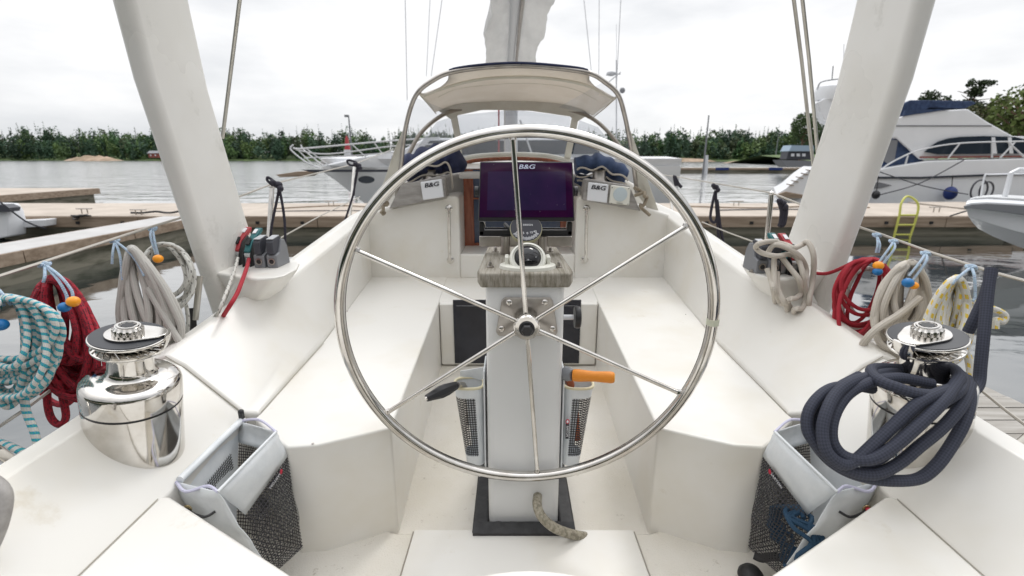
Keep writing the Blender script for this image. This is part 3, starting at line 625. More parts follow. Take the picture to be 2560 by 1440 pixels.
# tiny boat moored far right
t = thing('cabin_boat', PY(1990, 410, 62), 'small grey cabin boat behind the distant pontoon', 'boat', 'motorboats moored around the docks')
prof([(1954, 400), (2030, 402), (2030, 418), (1968, 418)], 62, 2.2, 'hull', GREYP, t); prof([(1966, 398), (1972, 376), (2030, 378), (2030, 400)], 62.4, 1.6, 'wheelhouse', DGREY, t); prof([(1972, 378), (1980, 363), (2035, 364), (2035, 378)], 62.2, 2, 'roof', mat('pale_blue_roof', (.35, .45, .55), .5), t)
for u in (1978, 1992, 2006): prof([(u, 384), (u + 8, 384), (u + 8, 391), (u, 391)], 62.3, .05, 'window', WHITEP, t)
# sliver of a white boat at the left edge
t = thing('moored_boat', PY(0, 560, 11), 'white boat stern just showing at the left edge', 'boat', 'motorboats moored around the docks')
prof([(-120, 508), (0, 512), (12, 530), (20, 560), (20, 592), (-120, 620)], 12.2, .5, 'hull', BWHITE, t, bev=.04)
prof([(-60, 512), (4, 512), (22, 520), (20, 530), (-60, 532)], 12.1, .3, 'engine_cover', DGREY, t)
prof([(20, 553), (112, 549), (112, 566), (20, 572)], 12.6, .35, 'swim_step', BWHITE, t, bev=.02)
# far sailing masts behind dodger
def far_mast(u0, v0, u1, v1, Y, r, label):
    a = PY(u1, v1, Y); b = PY(u0, v0, Y); t = thing('sailboat_mast', a, label, 'mast', 'masts and stays of boats beyond the dodger')
    obj('stay', MB().tube([a, b], r, 6), mat('m', (.5, .51, .53), .5) if 'pale_mast' not in bpy.data.materials else bpy.data.materials['pale_mast'], t)
pm = mat('pale_mast', (.5, .51, .53), .5)
for a in ((1013, 0, 1018, 250, 26, .02, 'thin stay left of the dodger, farthest left of three'), (1075, 0, 1066, 190, 26, .016, 'thin stay left of the dodger, middle of three'), (1105, 0, 1078, 190, 26, .018, 'thin stay left of the dodger, slanting right above the canvas'),
          (1460, 0, 1478, 175, 26, .018, 'thin stay right of the sail cover slanting down right'), (1498, 0, 1497, 190, 26, .016, 'faint vertical stay right of the sail cover'), (1552, 0, 1540, 240, 26, .018, 'thin stay above the mast instruments')): far_mast(*a)
t = thing('instrument_mast', PY(1548, 235, 24), 'thin mast with antennas and radar right of the dodger', 'mast')
rail(t, [(1541, 150), (1541, 380)], 24, .03, 'post', pm); rail(t, [(1515, 188), (1552, 185)], 24, .025, 'crossbar', pm); rail(t, [(1522, 205), (1552, 180)], 24, .025, 'strut', pm)
obj('radar', MB().ball(PY(1528, 184, 24), .22, (1, 1, .5)), pm, t); obj('horn', MB().ball(PY(1556, 226, 24), .13), GREYP, t); rail(t, [(1541, 150), (1541, 60)], 24, .01, 'antenna', pm)

# ================================================================== THE SAILBOAT COCKPIT
boat = thing('sailboat', (CX, 3, WZ), 'white sailing yacht cockpit and deck seen from behind the wheel', 'sailboat')
def side(fn):
    for s in (0, 1): fn(s)
def mm(mb, s): return mb.mirror() if s else mb
# coaming (forward part)
def coaming(s):
    st = [(1.372, -.797, -.580, -1.005), (1.67, -.812, -.541, -.994), (2.0, -.83, -.497, -.982), (2.6, -.89, -.417, -.960), (3.2, -.95, -.338, -.94), (4.6, -1.0, -.30, -.98)]
    m = MB(); secs = []
    for y, xs, zt, xc in st:
        k_ = 0 if y > 1.5 else 1; px1 = xs + (xc - xs) * .25; pz1 = -.772 + (zt - .035 + .772) * .25
        secs.append([(xs - .02, y, -1.1), (xs, y, -.776 if k_ else -.772), (-.845 if k_ else px1, y, -.772 if k_ else pz1), (xc + .0, y, zt - .035), (xc - .055, y, zt), (xc - .13, y, zt - .03), (xc - .19, y, -1.0)])
    m.loft(secs); mm(m, s); obj('coaming', m, GEL, boat, bev=.012, seg=3)
side(coaming)
def pod(s):
    m = MB(); secs = []
    for y, zo in ((.12, -.63), (.60, -.615), (1.0, -.605), (1.3695, -.585)):
        xo = -1.03 if y > .5 else -1.02
        xo2 = xo + (zo + .605) * -1
        secs.append([(-.835, y, -1.25), (-.838, y, -.792), (xo + .02, y, -1.625 - (xo + .02)), (xo - .03, y, zo - .005), (xo - .075, y, zo - .04), (xo - .13, y, -1.2)])
    m.loft(secs); mm(m, s); obj('winch_base', m, GEL, boat, bev=.005, seg=2)
side(pod)
def seat(s):
    top = [(-.362, 1.29), (-.41, 2.62), (-.44, 3.2), (-.955, 3.2), (-.83, 2.0), (-.797, 1.372), (-.80, 1.345), (-.665, 1.218), (-.63, 1.190), (-.55, 1.20)]
    m = MB(); m.prism([(x, y, -1.3) for x, y in top], (0, 0, 1.3 - .780)); mm(m, s); obj('seat', m, GEL, boat, bev=.008, seg=3)
    # dark joint line along the locker lid
    j = MB(); j.tube([(-.797, 1.38, -.7795), (-.815, 1.96, -.775)], .0012, 6); mm(j, s); obj('lid_joint', j, GROOVE, boat)
    j = MB(); j.tube([(-1.055, 1.367, -.583), (-1.0, 1.367, -.6225), (-.85, 1.367, -.7725), (-.838, 1.367, -.80)], .0016, 6); mm(j, s); obj('moulding_joint', j, GROOVE, boat)
    m = MB(); m.box((-.28, 1.99, -1.155), (.19, 1.3, .05), Matrix.Rotation(R(-0), 3, 'X')); 
side(seat)
# sole, helm floor, bridge deck
m = MB(); m.prism([(CX - .42, 1.2, -1.3), (CX + .42, 1.2, -1.3), (CX + .47, 2.7, -1.3), (CX - .47, 2.7, -1.3)], (0, 0, .14)); obj('cockpit_sole', m, NONSKID, boat)
def fillet(s):
    m = MB(); m.loft([[(-.33 + .037 - .037, 1.24, -1.165), (-.37, 1.24, -1.165), (-.37, 1.24, -1.08)], [(-.375, 2.63, -1.165), (-.415, 2.63, -1.165), (-.415, 2.63, -1.05)]]); mm(m, s); obj('sole_fillet', m, GEL, boat)
m = MB(); m.prism([(CX - .88, .1, -1.4), (CX + .88, .1, -1.4), (CX + .88, 1.40, -1.4), (CX + .70, 1.40, -1.4), (CX + .40, 1.272, -1.4), (CX - .40, 1.272, -1.4), (CX - .70, 1.40, -1.4), (CX - .88, 1.40, -1.4)], (0, 0, .26)); obj('helm_floor', m, NONSKID, boat, bev=.012)
m = MB(); m.prism([(CX - .372, .1, -1.15), (CX + .372, .1, -1.15), (CX + .345, 1.276, -1.15), (CX - .345, 1.276, -1.15)], (0, 0, .017)); obj('floor_hatch', m, GEL, boat, bev=.003)
for k in (-1, 1): obj('hatch_joint', MB().tube([(CX + k * .375, .1, -1.138), (CX + k * .348, 1.272, -1.138)], .0022, 6), GROOVE, boat)
m = MB(); m.prism([(CX - .5, 2.625, -1.2), (CX + .5, 2.625, -1.2), (CX + .5, 3.6, -1.2), (CX - .5, 3.6, -1.2)], (0, 0, .415)); obj('bridge_deck', m, GEL, boat, bev=.012)
m = MB(); m.box((CX, 2.60, -.968), (.886, .05, .37)); obj('locker_surround', m, GEL, boat, bev=.01)
a = PY(1132, 750, 2.57); b = PY(1447, 908, 2.57); m = MB(); m.box(((a.x + b.x) / 2, 2.572, (a.z + b.z) / 2), (b.x - a.x, .012, a.z - b.z)); wd = obj('dark_hatch_window', m, PANELG, boat, bev=.002)
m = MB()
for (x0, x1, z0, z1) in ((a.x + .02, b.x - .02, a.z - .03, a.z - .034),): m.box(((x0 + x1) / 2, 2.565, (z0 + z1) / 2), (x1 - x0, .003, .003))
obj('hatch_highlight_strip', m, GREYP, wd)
m = MB(); m.prism([(CX - .385, 3.18, -.79), (CX + .385, 3.18, -.79), (CX + .385, 3.56, -.79), (CX - .385, 3.56, -.79)], (0, 0, .17)); obj('companionway_sill', m, GEL, boat, bev=.012)
# bulkheads with sloping tops
def bulkhead(s):
    m = MB(); m.prism([(-1.12, 3.18, -.95), (-1.12, 3.18, -.40), (-1.02, 3.18, -.375), (-.82, 3.18, -.315), (-.39, 3.18, -.235), (-.345, 3.18, -.245), (-.345, 3.18, -.95)], (0, .5, 0)); mm(m, s); bk = obj('bulkhead', m, GEL, boat, bev=.02, seg=3)
    m = MB(); P = [PY(1122, 522, 3.17), PY(1122, 522, 3.11) + Vector((0, 0, -.012)), PY(1122, 535, 3.10), PY(1124, 640, 3.10), PY(1126, 650, 3.12), PY(1126, 650, 3.17)]
    m.tube(smooth_path(P, 4), .011, 10); mm(m, s); h = obj('grab_handle', m, STEEL, boat)
    for q in (P[0], P[-1]):
        m = MB(); m.lathe([(.024, 0), (.024, -.006), (.014, -.012)], (q.x, 3.179, q.z), 16, Matrix.Rotation(R(-90), 3, 'X'))
        m.v = [Vector((p.x, 3.179 - abs(p.y - 3.179), p.z)) for p in m.v]
        mm(m, s); obj('handle_base', m, STEEL, h)
side(bulkhead)
# companionway door
t = thing('companionway_door', (CX, 3.52, -.6), 'varnished mahogany companionway door with painted dark blue reflection behind the plotter', 'door')
obj('reflection_panel', MB().box((CX, 3.53, -.36), (.75, .012, .56)), BLUEREFL, t)
m = MB()
for x, wdt in ((-.31, .07), (.385, .07)): m.box((x, 3.51, -.36), (wdt, .03, .56))
m.box((CX, 3.512, -.635), (.75, .028, .07)).box((CX, 3.512, -.28), (.75, .02, .012)); obj('door_frame', m, MAHOG, t, bev=.004)
m = MB(); m.box((CX - .08, 3.2, -.105), (.56, .35, .035)); obj('sliding_hatch', m, TEAK2, boat, bev=.006)
m = MB(); m.box((CX, 3.62, -.09), (.80, .12, .03)); obj('hatch_trim', m, MAHOG, boat)
# cabin top, hull topsides
m = MB(); secs = []
for y, hw, z in ((3.6, .92, -.12), (4.3, .92, -.06), (6, .88, -.06), (8.5, .7, -.12), (10.5, .45, -.25)):
    secs.append([(CX - hw - .2, y, -.55), (CX - hw, y, z - .1), (CX - hw * .8, y, z), (CX, y, z + .03), (CX + hw * .8, y, z), (CX + hw, y, z - .1), (CX + hw + .2, y, -.55)])
m.loft(secs); obj('cabin_top', m, GEL, boat, bev=.03)
m = MB(); secs = []
for y, hw, z in ((.0, 1.14, -.74), (2, 1.24, -.70), (4, 1.38, -.62), (7, 1.35, -.55), (10, .9, -.48), (12.6, .1, -.42)):
    secs.append([(CX - hw * .8, y, WZ - .2), (CX - hw, y, WZ + .5), (CX - hw, y, z), (CX + hw, y, z), (CX + hw, y, WZ + .5), (CX + hw * .8, y, WZ - .2)])
m.loft(secs, closed=False)
b0 = m.f; m.f = [f for i, f in enumerate(m.f) if i % 5 != 2]; m.uv = [None] * len(m.f); m.mi = [0] * len(m.f)
obj('hull', m, GEL, boat)
def sdeck(s):
    m = MB(); m.loft([[(-1.08, y, z), (-1.0 - .0, y, z - .01), (-(hw - .037), y, z - .005), (-(hw - .037), y, z - .06)] for y, hw, z in ((.0, 1.14, -.735), (2, 1.24, -.695), (4, 1.38, -.615), (7, 1.35, -.545), (10, .9, -.475))], closed=True); mm(m, s); obj('side_deck', m, NONSKID, boat)
side(sdeck)
# helm seats in the corners and the rounded centre seat
def helmseat(s):
    m = MB(); m.prism([(-.838, .10, -1.2), (-.838, .985, -1.2), (-.815, .985, -1.2), (-.15, .60, -1.2), (-.15, .1, -1.2)], (0, 0, 1.2 - .778)); mm(m, s); obj('helm_seat', m, GEL, boat, bev=.01, seg=3)
    j = MB(); j.tube([(-.842, .1, -.784), (-.842, .98, -.783)], .0013, 6); mm(j, s); obj('seat_joint', j, GROOVE, boat)
side(helmseat)
m = MB(); m.lathe([(.29, 0), (.318, .008), (.325, .02), (.325, .035), (.31, .05), (.25, .055), (.01, .055)], (CX - .005, .385, -.755), 72)
obj('centre_seat', m, GEL, boat)
# arch legs
def arch(s):
    m = MB(); secs = []
    def edge(z): # aft Y and forward Y at height z
        return 1.81 + (-.259 - z) * .23, 2.168 + (-.3325 - z) * .268
    for z in (-.80, -.55, -.40, -.25, 0, .25, .5, .9, 1.4):
        ya, yf = edge(z); x0, x1 = -1.17, -1.242; r = .026; sec = []
        fl = max(0, (-.28 - z)) ** 2 * .5; yf += fl; x0 += fl * .25; ya -= fl * .05
        lean = max(0, z - .3) * .10; x0 += lean; x1 += lean
        for cx_, cy_, a0 in ((x0 - r, ya + r, 270), (x0 - r, yf - r, 0), (x1 + r, yf - r, 90), (x1 + r, ya + r, 180)):
            for k in range(5):
                a = R(a0 + k * 22.5); sec.append((cx_ + r * math.cos(a), cy_ + r * math.sin(a), z))
        secs.append(sec)
    m.loft(secs); mm(m, s); obj('arch_leg', m, ARCHM, boat)
    # clutch plinth at the foot of the leg
    pts = [(-1.215, 1.88), (-1.12, 1.84), (-1.04, 1.80), (-.955, 1.77), (-.90, 1.775), (-.875, 1.82), (-.874, 1.93), (-.91, 2.04), (-.985, 2.13), (-1.2, 2.22), (-1.24, 2.2)]
    def off(k, z): return [(x - k * (1 if x > -1.1 else 0), y + k * .5, z) for x, y in pts]
    m = MB(); m.loft([off(.20, -.80), off(.12, -.56), off(.035, -.475), off(.0, -.438)]); mm(m, s); obj('clutch_plinth', m, GEL, boat, bev=.014, seg=3)
side(arch)

# ---------------- winches
OBJ = obj
def winch(s, label):
    c = Vector((-.93, 1.06, 0)); c = mir(c) if s else c
    t = thing('winch', (c.x, c.y, -.7), label, 'winch', 'polished winches on the coamings')
    top = Vector((-.909, 1.078, -.404)); ax = Vector((.179, -.063, .982)).normalized()
    if s: top = mir(top); ax.x = -ax.x
    RM = Vector((0, 0, 1)).rotation_difference(ax).to_matrix(); piv = c + Vector((0, 0, -.404))
    def obj(name, mb, mats, parent, **k): return OBJ(name, mb.moved(lambda p: top + RM @ (p - piv)), mats, parent, **k)
    base = MB(); base.lathe([(.102, -.86), (.102, -.585)], c, 64); obj('base_skirt', base, STEEL, t)
    obj('base_joint', MB().lathe([(.0995, -.587), (.0995, -.577)], c, 48), BLACK, t)
    m = MB(); m.lathe([(.102, -.579), (.1025, -.574), (.1025, -.533), (.100, -.524), (.091, -.516), (.072, -.511), (.056, -.509), (.050, -.503), (.047, -.49), (.0455, -.462), (.047, -.445), (.052, -.438)], c, 64); obj('drum', m, STEEL, t)
    m = MB()
    for k in range(14):
        a = k * 2 * math.pi / 14; m.box(c + Vector((math.cos(a) * .0462, math.sin(a) * .0462, -.438)), (.003, .003, .034), Matrix.Rotation(a, 3, 'Z'))
    obj('drum_rib', m, STEEL, t)
    m = MB(); m.lathe([(.050, -.446), (.071, -.441), (.0735, -.437), (.0735, -.434), (.070, -.432), (.054, -.4265)], c, 64); lo = obj('lower_jaw', m, STEEL, t)
    m = MB()
    for k in range(26):
        a = k * 2 * math.pi / 26; r0, r1 = .052, .072; d0 = Vector((math.cos(a), math.sin(a), 0)); d1 = Vector((math.cos(a + .28), math.sin(a + .28), 0))
        m.tube([c + d0 * r0 + Vector((0, 0, -.4265)), c + d1 * r1 + Vector((0, 0, -.4315))], .0014, 5)
    obj('jaw_teeth', m, STEEL, lo)
    m = MB(); m.lathe([(.052, -.4215), (.070, -.4165), (.0765, -.413), (.0775, -.410), (.0765, -.407), (.0745, -.4062)], c, 64); obj('upper_jaw', m, STEEL, t)
    m = MB(); m.lathe([(.0748, -.408), (.0740, -.4045), (.03, -.4035)], c, 64); obj('black_cap', m, mat('winch_cap', (.028, .030, .036), .38) if 'winch_cap' not in bpy.data.materials else bpy.data.materials['winch_cap'], t)
    # feeder plate: a teardrop with a curved arm hanging down
    ang = R(25) if not s else R(200); pts = []
    for k in range(40):
        a = 2 * math.pi * k / 40; r = .046 + .0315 * max(0, math.cos(a)) ** 5; pts.append(c + Vector((math.cos(a + ang) * r, math.sin(a + ang) * r, -.4025)))
    fp = obj('feeder_plate', MB().prism(pts, (0, 0, .0045)), STEEL, t, bev=.0015)
    m = MB(); secs = []
    for k in range(7):
        z = -.4 - k * .0085; rr = .081 - .0012 * k * k * .4
        secs.append([c + Vector((math.cos(ang + b) * q, math.sin(ang + b) * q, z)) for b, q in ((-.30, rr - .004), (-.30, rr), (-.1, rr + .002), (.12, rr + .002), (.30 - k * .02, rr), (.30 - k * .02, rr - .004))])
    m.loft(secs); obj('feeder_arm', m, STEEL, fp)
    m = MB(); secs = []
    for z, rr, am in ((-.398, .0305, 0), (-.396, .0305, .0012), (-.386, .0300, .0012), (-.384, .028, .0006), (-.380, .0255, 0)):
        secs.append([c + Vector((math.cos(2 * math.pi * k / 96) * (rr + am * math.cos(k * math.pi / 3)), math.sin(2 * math.pi * k / 96) * (rr + am * math.cos(k * math.pi / 3)), z)) for k in range(96)])
    m.loft(secs); g = obj('crown', m, STEEL, t)
    m = MB(); m.lathe([(.0225, -.3795), (.0215, -.3775), (.0175, -.3775), (.0165, -.3795)], c, 40); obj('crown_ring', m, STEEL, g)
    m = MB(); pts = []
    for k in range(16):
        a = 2 * math.pi * k / 16; r = .0165 if k % 2 == 0 else .0115; pts.append(c + Vector((math.cos(a) * r, math.sin(a) * r, -.3798)))
    m.prism(pts, (0, 0, .0012)); obj('handle_socket', m, BLACK, g)
winch(0, 'polished steel winch on the left coaming beside the red and blue ropes')
winch(1, 'polished steel winch on the right coaming wrapped in thick navy rope')

# ---------------- pedestal
t = thing('steering_pedestal', (CX, 1.45, -1.16), 'white steering pedestal carrying the large six spoke steel wheel', 'pedestal')
m = MB(); secs = []
for z in (-1.17, -.325):
    x0, x1, y0, y1, r = -.0745, .148, 1.30, 1.68, .022; sec = []
    for cx_, cy_, a1 in ((x1 - r, y0 + r, 270), (x1 - r, y1 - r, 0), (x0 + r, y1 - r, 90), (x0 + r, y0 + r, 180)):
        for k in range(6): a = R(a1 + k * 18); sec.append((cx_ + r * math.cos(a), cy_ + r * math.sin(a), z))
    secs.append(sec)
m.loft(secs); obj('column', m, vary(mat('pedestal_gelcoat', rough=.3), (.68, .685, .68), (.72, .72, .71), 1.5, rvar=(.27, .33)), t)
m = MB(); y0 = 1.255
def fl(u, v, z=-.336): return PZ(u, v, z)
pts = [(-.088, 1.285, -.346), (.160, 1.285, -.346), (.172, 1.33, -.346), (.160, 1.70, -.346), (-.088, 1.70, -.346), (-.098, 1.33, -.346)]
m.prism(pts, (0, 0, .042)); obj('teak_top', m, TEAK, t, bev=.008)
pb = MB()
for x, y in ((-.062, 1.36), (.134, 1.36), (-.055, 1.60), (.128, 1.60)):
    pb = MB(); pb.lathe([(.011, -.304), (.011, -.301), (.006, -.300), (.006, -.295), (.0045, -.288), (.001, -.287)], (x, y, 0), 12); obj('bolt', pb, STEEL2, t)
# ---------------- steering wheel
Wc = Vector((.0394, 1.2345, -.4376)); tl = .0806; rx = Vector((1, 0, 0)); ry = Vector((0, -math.sin(tl), math.cos(tl))); wn = Vector((0, math.cos(tl), math.sin(tl)))
def wp(a, r, d=0): return Wc + (rx * math.sin(a) + ry * math.cos(a)) * r + wn * d
m = MB(); m.tube([wp(2 * math.pi * k / 160, .501) for k in range(160)], .0155, 18, cyc=True); rim = obj('steering_wheel', m, STEEL, t, label='large six spoke polished steel steering wheel')
a0 = math.atan2(PY(1787, 801, 1.2).x - Wc.x, 0.0 + .031) 
m = MB(); ab = math.radians(88.2); m.tube([wp(ab + k * .012, .501) for k in range(-1, 3)], .0166, 18); obj('centre_mark_tape', m, mat('cream_tape', (.62, .63, .50), .6), rim)
for k in range(6):
    a = -.077 + k * math.pi / 3; m = MB(); m.tube([wp(a, .03, .004), wp(a, .487, 0)], .0066, 12); m.lathe([(.0095, 0), (.0075, .008)], wp(a, .482), 12); obj('spoke', m, STEEL, rim)
rotn = Matrix((rx, ry, -wn)).transposed()
m = MB(); m.lathe([(.033, -.075), (.033, -.03), (.035, -.026), (.036, .0), (.036, .012), (.032, .018), (.022, .019)], Wc, 48, rotn); hb = obj('hub', m, STEEL, rim)
m = MB(); m.lathe([(.0215, .018), (.0215, .022), (.019, .024)], Wc, 32, rotn); m.lathe([(.0165, .022), (.0165, .034), (.014, .037)], Wc, 6, rotn); obj('hub_nut', m, BLACK, rim)

# rubber gasket round the foot
m = MB(); z = -1.158
for a, b in (((-.10, 1.262), (-.10, 1.70)), ((.175, 1.262), (.175, 1.70))):
    m.box(((a[0] + b[0]) / 2, (a[1] + b[1]) / 2, z + .012), (.05, .45, .05))
m.box((.037, 1.278, z + .016), (.31, .045, .046)); gk = obj('rubber_gasket', m, BLACKR, t, bev=.009)
m = MB(); pts = [(-.122 + i * .00795, 1.250, -1.128 + .004 * noise.noise(Vector((i * .35, 0, 0)))) for i in range(41)]
m.loft([[(p[0], p[1], -1.137), (p[0], p[1] - .002, p[2] + .006), (p[0], p[1] + .012, p[2] + .016), (p[0], p[1] + .030, p[2] + .022), (p[0], p[1] + .04, -1.137)] for p in pts]); obj('gasket_skirt', m, BLACKR, gk)
# hose
P = [PT(1345, 1252, 1.50) + Vector((0, .02, 0)), PT(1343, 1262, 1.475), PT(1352, 1288, 1.455), PT(1375, 1312, 1.45), PT(1405, 1328, 1.46), PT(1440, 1338, 1.49), PT(1475, 1343, 1.53)]
obj('drain_hose', MB().tube(smooth_path(P, 6), .0145, 14), HOSEM, base=P[0], label='brown braided hose curving out of the pedestal foot', cat='hose')
# hub bearing plate
m = MB(); z0 = -.43; yy = 1.296
pts = [PY(1262, 742, yy), PY(1375, 742, yy), PY(1382, 750, yy), PY(1394, 828, yy), PY(1388, 838, yy), PY(1247, 838, yy), PY(1240, 828, yy), PY(1254, 750, yy)]
m.prism(pts, (0, -.008, 0)); bp = obj('bearing_plate', m, STEEL2, t, bev=.003)
for u, v in ((1273, 756), (1362, 756), (1254, 822), (1381, 822)): obj('bolt_head', MB().ball(PY(u, v, 1.288), .0095, (1, .55, 1), 14), STEEL, bp)
# friction knob on the right
m = MB(); q = PY(1440, 793, 1.40); m.tube([(.145, 1.40, q.z), (.21, 1.40, q.z)], .008, 10); k = obj('knob_shaft', m, WHITEP, t)
m = MB(); m.lathe([(.012, -.008), (.032, -.006), (.034, 0), (.034, .009), (.031, .012), (.012, .013)], (.196, 1.40, q.z), 36, Matrix.Rotation(R(90), 3, 'Y')); obj('brake_knob', m, BLACK, t)
obj('drilled_hole', MB().ball(PY(1396, 853, 1.299), .003, n=8), BLACK, t)

# ---------------- compass on the teak top
cc = PZ(1316, 668, -.304); t = thing('compass', cc, 'white binnacle compass on the weathered teak top', 'compass')
c = Vector((.045, 1.362, -.304)); m = MB()
m.lathe([(.082, 0), (.080, .008), (.060, .010)], c, 40); obj('flange', m.moved(lambda p: Vector((p.x, c.y + (p.y - c.y) * .72, p.z))), CREAM, t)
m = MB(); rt = Matrix.Rotation(R(48), 3, 'X')
m.lathe([(.053, -.05), (.053, .012), (.050, .02), (.044, .022), (.042, .018)], c + Vector((0, .006, .017)), 44, rt); obj('housing', m, CREAM, t)
m = MB(); [obj('housing_ear', MB().box(c + Vector((k * .060, .018, .016)), (.012, .045, .03)), CREAM, t, bev=.004) for k in (-1, 1)]
m = MB(); m.lathe([(.043, .0), (.038, .018), (.026, .030), (.012, .036), (.001, .037)], c + Vector((0, .006, .020)), 36, rt); gl = obj('glass_dome', m, mat('compass_glass', (.012, .012, .014), .06), t)
m = MB()
ctr = c + Vector((0, .006, .020)); rn_ = rt @ Vector((0, 0, 1)); ru = rt @ Vector((0, 1, 0))
for k in range(-8, 9):
    a = k * .13; p = ctr + Vector((math.sin(a) * .033, 0, 0)) - ru * (math.cos(a) * .018) + rn_ * (.0335 - abs(k) * .0012); m.box(p, (.0012, .004 if k % 2 else .007, .001), rt)
obj('card_tick', m, WHITE, gl)
for k, sx in ((-1.6, '12'), (-.75, '15'), (.75, '18'), (1.6, '21')): text(sx, .010, ctr + Vector((k * .0125, 0, 0)) - ru * .008 + rn_ * (.0355 - abs(k) * .003), (1, 0, 0), ru, WHITE, gl, 'card_numeral', .0003)
# ---------------- instrument bracket + plotter
t = thing('chart_plotter', (CX, 1.56, -.30), 'dark purple screened chart plotter on its bracket above the compass', 'chart plotter')
for x in (-.022, .10): obj('stub_tube', MB().tube([(x, 1.56, -.306), (x, 1.56, -.245)], .016, 14), STEEL2, t)
a = PY(1198, 590, 1.56); b = PY(1430, 616, 1.56); m = MB(); m.box(((a.x + b.x) / 2, 1.575, (a.z + b.z) / 2), (b.x - a.x, .035, a.z - b.z)); obj('grey_crossbar', m, STEEL2, t, bev=.003)
a2 = PY(1198, 556, 1.56); m = MB(); zc = (a2.z + a.z) / 2; m.box(((a.x + b.x) / 2, 1.582, a.z + .006), (b.x - a.x, .03, .022)).box((a.x + .008, 1.582, zc), (.016, .03, a2.z - a.z)).box((b.x - .008, 1.582, zc), (.016, .03, a2.z - a.z)); obj('bracket', m, BLACK, t, bev=.003)
m = MB(); m.tube([(a.x + .016, 1.575, a2.z), (a.x + .02, 1.575, a.z + .024), (b.x - .02, 1.575, a.z + .022), (b.x - .016, 1.575, a2.z)], .003, 6); obj('bracket_trim', m, STEEL, t)
P4 = [PY(1200, 404, 1.565), PY(1432, 404, 1.565), PY(1437, 553, 1.54), PY(1195, 553, 1.54)]
nrm = (P4[1] - P4[0]).cross(P4[3] - P4[0]).normalized(); nrm = nrm if nrm.y > 0 else -nrm
m = MB(); m.prism([p for p in P4], nrm * .045); hs = obj('housing', m, BLACK, t, bev=.004)
def q4(u, v, d=0):
    top = P4[0].lerp(P4[1], u); bot = P4[3].lerp(P4[2], u); return top.lerp(bot, v) - nrm * d
m = MB(); m.prism([q4(.012, .02), q4(.988, .02), q4(.988, .935), q4(.012, .935)], -nrm * .0022); obj('screen_glass', m, SCREEN, t, bev=.0008)
m = MB(); m.prism([q4(.09, .165, .0023), q4(.915, .165, .0023), q4(.915, .815, .0023), q4(.09, .815, .0023)], -nrm * .0006); obj('display', m, DISPLAY, t)
text('B&G', .0185, q4(.502, .09, .0032), P4[1] - P4[0], P4[0] - P4[3], mat('logo_white', (.62, .66, .85), .4), t, 'logo', .0003, shear=.2, bold=.0003, wide=1.45)
for k in (-1, 1): obj('clamp_knob', MB().tube([q4(k > 0, .5) + Vector((k * .003, .02, 0)), q4(k > 0, .5) + Vector((k * .014, .02, 0))], .016, 16), BLACK, t)
m = MB()
rnd = random.Random(5)
for k in range(9): m.ball(q4(rnd.uniform(.03, .97), rnd.uniform(.05, .92), .0026), rnd.choice((.0005, .0009)), n=6)
obj('water_drop', m, WHITEP, t)
P = [PY(1262, 560, 1.60), PY(1275, 572, 1.57), PY(1283, 562, 1.57), PY(1300, 575, 1.58)]; obj('cable', MB().tube(smooth_path(P, 5), .006, 8), BLACK, t)
# small dial instrument
t = thing('dial_instrument', PY(1316, 590, 1.53), 'small round dial with white scale just below the plotter', 'instrument')
dc = PY(1315, 572, 1.525); rt = Matrix.Rotation(R(48), 3, 'X'); rn_ = rt @ Vector((0, 0, 1)); ru = rt @ Vector((0, 1, 0))
obj('rim', MB().lathe([(.050, -.012), (.0515, 0), (.0505, .004), (.0485, .005)], dc, 44, rt), mat('cream_rim', (.45, .43, .28), .4), t)
fc = obj('face', MB().lathe([(.0492, .0), (.0492, .0062), (.001, .0064)], dc, 40, rt), INK, t)
m = MB()
for k in range(-12, 13):
    a = k * .085; p = dc + Vector((math.sin(a) * .041, 0, 0)) - ru * (math.cos(a) * .041) + rn_ * .0068; m.box(p, (.0014, .009 if k % 3 else .013, .0006), rt @ Matrix.Rotation(a, 3, 'Z'))
obj('scale_tick', m, WHITE, fc)
for k, sx in ((-1.6, '45'), (-.6, '15'), (.4, '0'), (1.2, '15'), (2, '45')): text(sx, .011, dc + Vector((k * .015 - .002, 0, 0)) - ru * (.023 - abs(k) * .004) + rn_ * .007, (1, 0, 0), ru, WHITE, fc, 'numeral', .0002)
text('DESIGN', .009, dc + ru * .010 + rn_ * .007 + Vector((.006, 0, 0)), (1, 0, 0), ru, WHITE, fc, 'lettering', .0002)
obj('case', MB().box(dc + Vector((0, .03, 0)), (.085, .03, .035)), BLACK, t, bev=.008)

